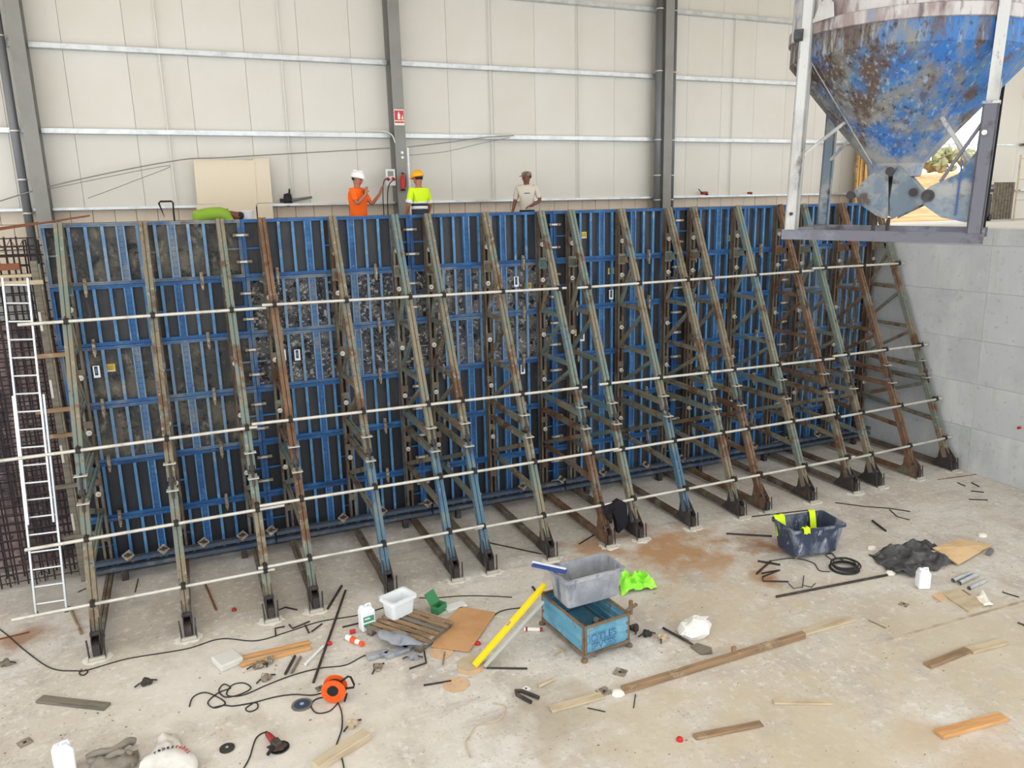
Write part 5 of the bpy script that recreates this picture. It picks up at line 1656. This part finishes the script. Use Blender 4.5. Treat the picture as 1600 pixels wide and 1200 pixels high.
Mv = Matrix.Translation((6.70, -4.58, 0)) @ Matrix.Rotation(math.radians(-8), 4, 'Z')
vest('lime vest draped over the left side of the navy tub', Mv @ Vector((-0.40, 0.315, 0.60)), math.radians(172), 0.2, 0.1, 0.3)
vest('rolled lime vest at the right side of the navy tub', Mv @ Vector((0.28, 0.315, 0.60)), math.radians(160), 0.11, 0.1, 0.26)
vest('lime vest sleeve hanging at the near left tub corner', Mv @ Vector((-0.28, -0.315, 0.60)), math.radians(-8), 0.13, 0.07, 0.2)
# black jacket hung on the lowest tube
jk = thing('black_jacket', 'black jacket hanging on the lowest tube between the ninth and tenth frames', 'jacket', (4.02, -2.60, 0.72))
b = MB()
outl = [(-0.12, 0.0), (-0.26, -0.02), (-0.30, -0.14), (-0.22, -0.2), (-0.14, -0.16), (-0.08, -0.3), (-0.06, -0.5), (-0.10, -0.56), (0.0, -0.6), (0.05, -0.52), (0.17, -0.48), (0.24, -0.42), (0.16, -0.3), (0.14, -0.02), (0.0, 0.06)]
n = len(outl)
vs = [(x, -0.06 + 0.03 * math.sin(k * 1.9), z) for k, (x, z) in enumerate(outl)] + [(x * 0.96, 0.035 + 0.03 * math.cos(k * 1.3), z) for k, (x, z) in enumerate(outl)]
b.add(vs, [tuple(range(n)), tuple(range(2 * n - 1, n - 1, -1))] + [(k, n + k, n + (k + 1) % n, (k + 1) % n) for k in range(n)])
b.build('cloth', 'black_soft', jk)
MB().pipe(smooth_path([(-0.26, -0.05, -0.02), (-0.3, -0.07, -0.12), (-0.24, -0.07, -0.24), (-0.2, -0.06, -0.34)]), 0.045, 8).build('sleeve', 'black_soft', jk, smooth=True)

# pallet with the box, jug and bits
pl = thing('wooden_pallet', 'worn wooden pallet lying on the floor under a white box', 'pallet', (-0.42, -4.08, 0.0), math.radians(-55))
for k in range(7):
    bevel(MB().box(-0.52, 0.52, -0.39 + k * 0.116, -0.39 + k * 0.116 + 0.078, 0.1, 0.12).build('slat', 'wood_old' if k % 4 else 'wood_grey', pl), 0.003)
for x in (-0.5, -0.05, 0.4):
    MB().box(x, x + 0.1, -0.39, 0.385, 0.03, 0.1).build('bearer', 'wood_grey', pl)
    MB().box(x, x + 0.1, -0.39, 0.385, 0.0, 0.02).build('runner', 'wood_grey', pl)
tub_box = tub('white plastic box standing on the wooden pallet', (-0.48, -3.70, 0.12), math.radians(22), 0.38, 0.26, 0.42, 0.31, 0.27, 'plastic_white', 'plastic_white')


def jerrycan(lab, loc, rz, w, d, h, lid='plastic_white', label=None):
    t = thing('jerrycan', lab, 'jerrycan', loc, rz, 'white plastic jerrycans')
    bevel(MB().box(-w / 2, w / 2, -d / 2, d / 2, 0, h * 0.82).build('body', 'plastic_white', t), 0.03, 3)
    bevel(MB().prism([(-w / 2 + .01, 0), (w / 2 - .01, 0), (w / 2 - 0.05, h * .14), (-w / 2 + 0.03, h * .14)], -d / 2 + .015, d / 2 - .015, Matrix.Translation((0, 0, h * 0.80)) @ Matrix.Rotation(PI / 2, 4, 'X')).build('shoulder', 'plastic_white', t), 0.015, 2)
    MB().tube((-w * .28, 0, h * .92), (-w * .28, 0, h), 0.026, 12).build('cap', lid, t)
    MB().pipe([(-w * .08, 0, h * .92), (0, 0, h * 1.0), (w * .3, 0, h * 1.0), (w * .36, 0, h * .85)], 0.014, 7).build('handle', 'plastic_white', t)
    if label:
        MB().box(-w * .38, w * .38, -d / 2 - 0.003, -d / 2 + 0.01, h * .22, h * .62).build('sticker', label, t)
        MB().box(-w * .3, w * .1, -d / 2 - 0.004, -d / 2 - 0.003, h * .5, h * .56).build('sticker_print', 'paper', t)
        MB().box(-w * .38, w * .38, -d / 2 - 0.0045, -d / 2 - 0.003, h * .34, h * .4).build('sticker_stripe', 'plastic_white', t)


jerrycan('white jerrycan with a green label standing beside the pallet', (-0.98, -3.73, 0.0), math.radians(10), 0.22, 0.17, 0.40, 'plastic_white', 'label_green')
jerrycan('white jerrycan standing in front of the dark tarp', floor_at(1441, 918), math.radians(-25), 0.19, 0.16, 0.34, 'plastic_white', None)
jerrycan('white jerrycan at the bottom left corner', floor_at(103, 1204), math.radians(20), 0.2, 0.18, 0.36, 'plastic_white', None)
gb_ = thing('green_box', 'small green open box behind the pallet corner', 'box', floor_at(686, 955), 0.6)
MB().box(-0.11, 0.11, -0.07, -0.06, 0, 0.12).box(-0.11, 0.11, 0.06, 0.07, 0, 0.12).box(-0.11, -0.1, -0.06, 0.06, 0, 0.12).box(0.1, 0.11, -0.06, 0.06, 0, 0.12).box(-0.1, 0.1, -0.06, 0.06, 0, 0.01).build('tray', 'green_box', gb_)
MB().box(-0.11, 0.11, 0.0, 0.01, 0, 0.2, Matrix.Translation((0, 0.07, 0.12)) @ Matrix.Rotation(-0.6, 4, 'X')).build('flap', 'green_box', gb_)
tag(MB().box(-0.17, 0.17, -0.1, 0.1, 0, 0.03).box(-0.15, 0.15, -0.08, 0.08, 0.03, 0.04).build('white_tray', 'plastic_white_dirty', loc=floor_at(712, 949), rz=0.1), 'flat white tray behind the cardboard sheet', 'tray')
tag(wavy([(-0.92, -4.02), (-0.55, -4.35), (-0.35, -4.72), (-0.85, -4.5)], 10, 0.09, 4.0, 0.12, 3).build('grey_rags', 'tub_grey', smooth=True), 'grey dusty rags lying over the left end of the pallet', 'rags')
for k, (px, py, w) in enumerate(((590, 1026, 0.3), (620, 1022, 0.36), (638, 1012, 0.2))):
    o = bevel(MB().box(-w / 2, w / 2, -0.07, 0.07, 0, 0.06).build('concrete_offcut', 'tub_grey', loc=floor_at(px, py), rz=0.15 * k), 0.012)
    tag(o, ('left grey concrete offcut in front of the pallet', 'long grey concrete offcut in front of the pallet', 'raised grey offcut at the pallet corner')[k], 'offcut', 'grey offcuts in front of the pallet')
bt = thing('spray_bottle', 'orange and white plastic bottle lying left of the pallet', 'bottle', floor_at(552, 1004), math.radians(-60))
MB().tube((-0.13, 0, 0.045), (-0.03, 0, 0.045), 0.042, 14).build('base', 'plastic_white', bt)
MB().tube((-0.03, 0, 0.045), (0.07, 0, 0.045), 0.045, 14).build('sleeve', 'orange', bt)
MB().tube((0.07, 0, 0.045), (0.15, 0, 0.045), 0.04, 14, 0.03).build('neck', 'plastic_white', bt)
MB().tube((0.15, 0, 0.045), (0.21, 0, 0.045), 0.035, 14).build('cap', 'orange', bt)
o = MB().tube((-0.02, 0, 0.03), (0.06, 0, 0.03), 0.03, 10).build('bottle_top', 'red', loc=floor_at(549, 990))
tag(o, 'red cap lying above the orange and white bottle', 'cap', 'red caps on the floor')
ct = thing('sealant_cartridge', 'white sealant cartridge with red tip left of the blue crate', 'cartridge', floor_at(833, 986), math.radians(-28))
MB().tube((-0.13, 0, 0.03), (0.1, 0, 0.03), 0.028, 14).build('tube', 'plastic_white', ct)
MB().tube((-0.06, 0, 0.03), (0.06, 0, 0.03), 0.029, 14).build('print_band', 'paper', ct)
MB().tube((0.1, 0, 0.03), (0.14, 0, 0.03), 0.029, 14).build('tip', 'red_dull', ct)
MB().tube((-0.11, 0, 0.03), (-0.08, 0, 0.03), 0.0295, 14).build('red_band', 'red_dull', ct)

# cardboard
def sheet(name, lab, pts, m_, th, cat, z=0.004, grp=None):
    P = [floor_at(*p, z) for p in pts]
    c = sum(P, Vector()) / len(P)
    poly = [(p.x - c.x, p.y - c.y) for p in P]
    ar = sum(poly[i][0] * poly[(i + 1) % len(poly)][1] - poly[(i + 1) % len(poly)][0] * poly[i][1] for i in range(len(poly)))
    if ar < 0:
        poly = poly[::-1]
    return tag(MB().prism(poly, 0, th).build(name, m_, loc=c), lab, cat, grp)


octs = [(690, 1020, 0.17, 'cardboard octagon half under the cardboard sheet', 0.003), (735, 1043, 0.19, 'pale cardboard octagon under the end of the yellow tube', 0.003), (735, 1037, 0.18, 'upper pale cardboard octagon under the yellow tube', 0.012), (713, 1070, 0.18, 'lowest cardboard octagon lying apart on the floor', 0.003)]
for px, py, r, lab, z in octs:
    c = floor_at(px, py)
    o = MB().prism([(r * math.cos(a * PI / 4 + .2), r * math.sin(a * PI / 4 + .2)) for a in range(8)], 0, 0.006).build('cardboard_octagon', 'cardboard_pale' if z < .01 else 'wood_pale', loc=(c.x, c.y, z))
    tag(o, lab, 'cardboard', 'cardboard octagons on the floor')
sheet('cardboard_sheet', 'large brown cardboard sheet lying beside the pallet', [(719, 948), (775, 958), (733, 1019), (674, 1011), (692, 975)], 'cardboard', 0.012, 'cardboard', 0.018)
# yellow level and its neighbours
P0, P1 = floor_at(741, 1040, 0.045), floor_at(851, 914, 0.72)
yl = thing('yellow_tube', 'long yellow square tube leaning against the grey tub', 'tube', P0)
bevel(MB().beam((0, 0, 0), P1 - P0, 0.07, 0.07).build('tube', 'yellow', yl), 0.01, 2)
MB().beam((P1 - P0) * 0.45 + Vector((0, 0, 0.033)), (P1 - P0) * 0.5 + Vector((0, 0, 0.033)), 0.04, 0.012).build('vial', 'wood_old', yl)
P0, P1 = floor_at(757, 1042, 0.03), floor_at(849, 940, 0.55)
tag(bevel(MB().beam((0, 0, 0), P1 - P0, 0.05, 0.03).build('silver_bar', 'silver', loc=P0), 0.004), 'silver straight-edge leaning beside the yellow tube', 'bar')
P0, P1 = floor_at(832, 882, 1.06), Vector((1.60, -5.2, 1.015))
o = thing('blue_board', 'short blue board with white edge lying over the left tub rim', 'board', P0)
MB().beam((0, 0, 0), P1 - P0, 0.09, 0.03).build('board', 'blue_paint', o)
MB().beam(Vector((0.02, 0.04, 0.02)), P1 - P0 + Vector((0.02, 0.04, 0.02)), 0.035, 0.02).build('white_edge', 'plastic_white', o)
P0 = floor_at(838, 925, 0.0)
tag(MB().tube((0, 0, 0), (-0.06, 0.02, 0.1), 0.02, 8).build('dark_wedge', 'dark_steel', loc=P0), 'small dark wedge standing left of the grey tub', 'wedge')

# lime net, white bag, shovel head
tag(wavy([tuple(floor_at(*p))[:2] for p in ((960, 905), (1012, 903), (1028, 920), (972, 930))], 22, 0.2, 9.0, 0.012, 9).build('lime_netting', 'hivis_green', smooth=True), 'crumpled lime green netting right of the grey tub', 'netting')
bg = thing('white_bag', 'crumpled white plastic bag lying right of the blue crate', 'bag', floor_at(1086, 990), 0.2)
b = MB().lathe([(0.001, 0.0), (0.2, 0.01), (0.25, 0.08), (0.2, 0.17), (0.1, 0.22), (0.001, 0.24)], 18, sx=1.15, sy=0.8)
o = b.build('bag', 'bag_white', bg)
for v in o.data.vertices:
    nz = noise.noise_vector(v.co * 11)
    v.co += nz * 0.05
    v.co.z = max(0.002, v.co.z)
MB().prism([(0.1, -0.02), (0.30, 0.02), (0.2, 0.1)], 0.15, 0.165).build('ear', 'bag_white', bg)
sv = thing('shovel', 'shovel lying beside the white bag', 'shovel', floor_at(1036, 984), 0)
P1 = floor_at(1082, 1010) - floor_at(1036, 984)
P2 = floor_at(1112, 1010) - floor_at(1036, 984)
MB().tube((0, 0, 0.03), P1 + Vector((0, 0, 0.03)), 0.017, 8).build('handle', 'black_rod', sv)
d1 = (P1).normalized()
n1 = Vector((-d1.y, d1.x, 0))
q = P1 + Vector((0, 0, 0.0))
pts = [q - n1 * 0.05, q + n1 * 0.10, q + n1 * 0.16 + d1 * 0.2, q + n1 * 0.06 + d1 * 0.3, q - n1 * 0.08 + d1 * 0.22]
MB().prism([(p.x, p.y) for p in pts][::-1], 0.012, 0.022).build('blade', 'wood_grey', sv)

# orange cable reel
rl = thing('cable_reel', 'orange cable reel with black handle on the floor', 'cable reel', floor_at(529, 1094), math.radians(-10))
MB().tube((-0.07, 0, 0.17), (-0.05, 0, 0.17), 0.155, 24).build('flange', 'orange', rl)
MB().tube((0.05, 0, 0.17), (0.07, 0, 0.17), 0.155, 24).build('flange', 'orange', rl)
rl.rotation_euler = (math.radians(-14), 0, math.radians(68))
MB().tube((-0.05, 0, 0.17), (0.05, 0, 0.17), 0.11, 20).build('cable_drum', 'cable_black', rl)
MB().tube((-0.085, 0, 0.19), (-0.07, 0, 0.19), 0.07, 18).build('socket_plate', 'black', rl)
for k in range(6):
    a = k * PI / 3 + 0.3
    MB().tube((-0.08, 0.115 * math.cos(a), 0.17 + 0.115 * math.sin(a)), (-0.07, 0.115 * math.cos(a), 0.17 + 0.115 * math.sin(a)), 0.028, 10).build('spoke_boss', 'orange', rl)
MB().pipe([(0, -0.1, 0.14), (0.0, -0.24, 0.12), (0.0, -0.26, 0.16), (0.0, -0.25, 0.27), (0.0, -0.22, 0.29), (0, -0.1, 0.24)], 0.014, 8).build('handle', 'black', rl)
MB().pipe([(-0.08, -0.1, 0.012), (0.08, -0.1, 0.012)], 0.012, 6).build('foot', 'black', rl)

# angle grinder
gr = thing('angle_grinder', 'red and black angle grinder lying at the bottom of the floor', 'grinder', floor_at(430, 1166), math.radians(-72))
MB().tube((-0.2, 0, 0.05), (-0.02, 0, 0.055), 0.03, 12, 0.045).build('body', 'red_dull', gr)
MB().tube((-0.24, 0, 0.05), (-0.2, 0, 0.05), 0.02, 10).build('cable_sleeve', 'black', gr)
bevel(MB().box(-0.02, 0.1, -0.05, 0.05, 0.015, 0.1).build('gear_head', 'dark_steel', gr), 0.015, 2)
MB().lathe([(0.001, 0.012), (0.115, 0.012), (0.115, 0.018), (0.03, 0.024), (0.001, 0.03)], 20, (0.07, 0.02, 0)).build('disc', 'black', gr)
MB().prism([(0.0, -0.1), (0.12, -0.08), (0.17, 0.02), (0.12, 0.1), (0.02, 0.06)], 0.035, 0.05).build('guard', 'dark_steel', gr)
MB().tube((0.08, -0.05, 0.07), (0.14, -0.15, 0.05), 0.02, 10).build('side_handle', 'black', gr)

# dark tarp, plywood, tubes at the right
tag(wavy([(7.62, -5.08), (8.98, -5.2), (8.55, -6.15), (7.25, -5.95)], 36, 0.15, 4.0, 0.012, 5, 0.006, 0.3).build('dark_tarp', 'tarp_black', smooth=True), 'crumpled black plastic sheet on the floor at the right', 'tarp')
P = [floor_at(*p, 0.1) for p in ((1457, 862), (1500, 840), (1550, 846), (1498, 877))]
vs = []
for k, p in enumerate(P):
    zt = (0.16, 0.06, 0.02, 0.03)[k]
    vs.append(Vector((p.x, p.y, zt)))
vs += [p + Vector((0, 0, 0.018)) for p in vs]
tag(MB().add(vs, [(3, 2, 1, 0), (4, 5, 6, 7), (0, 1, 5, 4), (1, 2, 6, 5), (2, 3, 7, 6), (3, 0, 4, 7)]).build('plywood_board', 'plywood_tan'), 'tan plywood board lying on the edge of the black sheet', 'board')
sheet('fibre_board', 'pale fibre board lying in front of the steel tubes', [(1470, 928), (1500, 920), (1540, 946), (1514, 957)], 'wood_pale', 0.02, 'board')
sheet('fibre_board', 'small pale board piece at the left of the pale fibre board', [(1456, 932), (1468, 926), (1480, 936), (1470, 941)], 'cardboard_pale', 0.02, 'board', 0.004)
tag(wavy([tuple(floor_at(1525, 936))[:2], tuple(floor_at(1536, 927))[:2], tuple(floor_at(1552, 948))[:2], tuple(floor_at(1538, 952))[:2]], 6, 0.05, 6, 0.025, 2, 0.004).build('paper_sheet', 'paper'), 'crumpled white paper lying on the right end of the pale board', 'paper')
for lab, a, c, r in (('left grey steel tube of the three by the tarp', (1489, 907), (1517, 895), 0.035), ('middle grey steel tube of the three by the tarp', (1499, 911), (1526, 898), 0.035), ('separate grey steel tube nearest the pale board', (1514, 919), (1540, 907), 0.032)):
    A, B = floor_at(*a, r), floor_at(*c, r)
    b = MB().tube((0, 0, 0), B - A, r, 14, cap=False).tube(B - A, (0, 0, 0), r - 0.006, 14, cap=False)
    tag(b.build('steel_tube', 'galvanised', loc=A, smooth=True), lab, 'tube', 'short steel tubes by the tarp')
plank('thin wood strip lying on the pale fibre board', (1504, 922), (1516, 930), 0.03, 0.01, 'wood_old', 'strip', 'timber_strip', None, 0.025)

# big white sack with printing and grey hoses at the bottom left
bs_ = thing('builders_sack', 'white builders sack with red and dark printing at the bottom left', 'sack', floor_at(262, 1212), 0.0)
b = MB().lathe([(0.001, 0.0), (0.30, 0.0), (0.33, 0.06), (0.31, 0.11), (0.24, 0.15), (0.12, 0.14), (0.001, 0.12)], 30, sx=1.0, sy=1.1)
o = b.build('sack', 'bag_white', bs_, smooth=True)
for v in o.data.vertices:
    nz = noise.noise_vector(v.co * 6)
    v.co += nz * 0.03
    v.co.z = max(0.003, v.co.z)
o = wavy([(-0.2, 0.2), (0.2, 0.2), (0.1, 0.72), (-0.1, 0.7)], 12, 0.12, 6, 0.02, 4).build('clear_flap', 'bag_clear', bs_, smooth=True)
word = 'rapastobos'
for k, chx in enumerate(word):
    a = math.radians(118 - k * 11)
    text_mesh('letter', chx, 0.075, 'print_dark' if k < 5 else 'print_red', bs_, Matrix.Translation((0.25 * math.cos(a), 0.27 * math.sin(a), 0.165)) @ Matrix.Rotation(a - PI / 2, 4, 'Z'), 0.004)
hs = thing('grey_hoses', 'crumpled grey hoses and sheeting left of the white sack', 'hose', floor_at(170, 1195))
MB().pipe(smooth_path([(-0.22, 0.16, 0.05), (-0.1, 0.14, 0.09), (0.05, 0.12, 0.08), (0.2, 0.2, 0.1), (0.26, 0.22, 0.06)]), 0.045, 9).build('hose', 'tarp_grey', hs, smooth=True)
MB().pipe(smooth_path([(-0.2, 0.1, 0.05), (-0.05, 0.02, 0.06), (0.1, 0.05, 0.09), (0.25, -0.02, 0.06)]), 0.04, 9).build('hose', 'tarp_grey', hs, smooth=True)
wavy([(-0.25, -0.2), (0.3, -0.2), (0.3, 0.1), (-0.2, 0.1)], 9, 0.12, 5, 0.01, 7).build('sheeting', 'tarp_grey', hs, smooth=True)

# crumbs of concrete and grit scattered over the floor: too many to count
rnd = random.Random(3)
cb = MB()
for k in range(420):
    px, py = rnd.uniform(0, 1600), rnd.uniform(880, 1195)
    if rnd.random() < 0.35:
        px, py = rnd.uniform(1000, 1600), rnd.uniform(760, 900)
    p = floor_at(px, py)
    r = rnd.uniform(0.004, 0.012)
    if p.y > -3.05:
        continue
    cb.lathe([(0.001, 0), (r, 0.002), (r * 0.7, r * 0.7), (0.001, r * 0.9)], 5, (p.x, p.y, 0), sx=rnd.uniform(0.8, 1.8))
tag(cb.build('floor_grit', 'wood_old'), 'small crumbs of concrete and grit scattered over the pit floor', 'grit', kind='stuff')
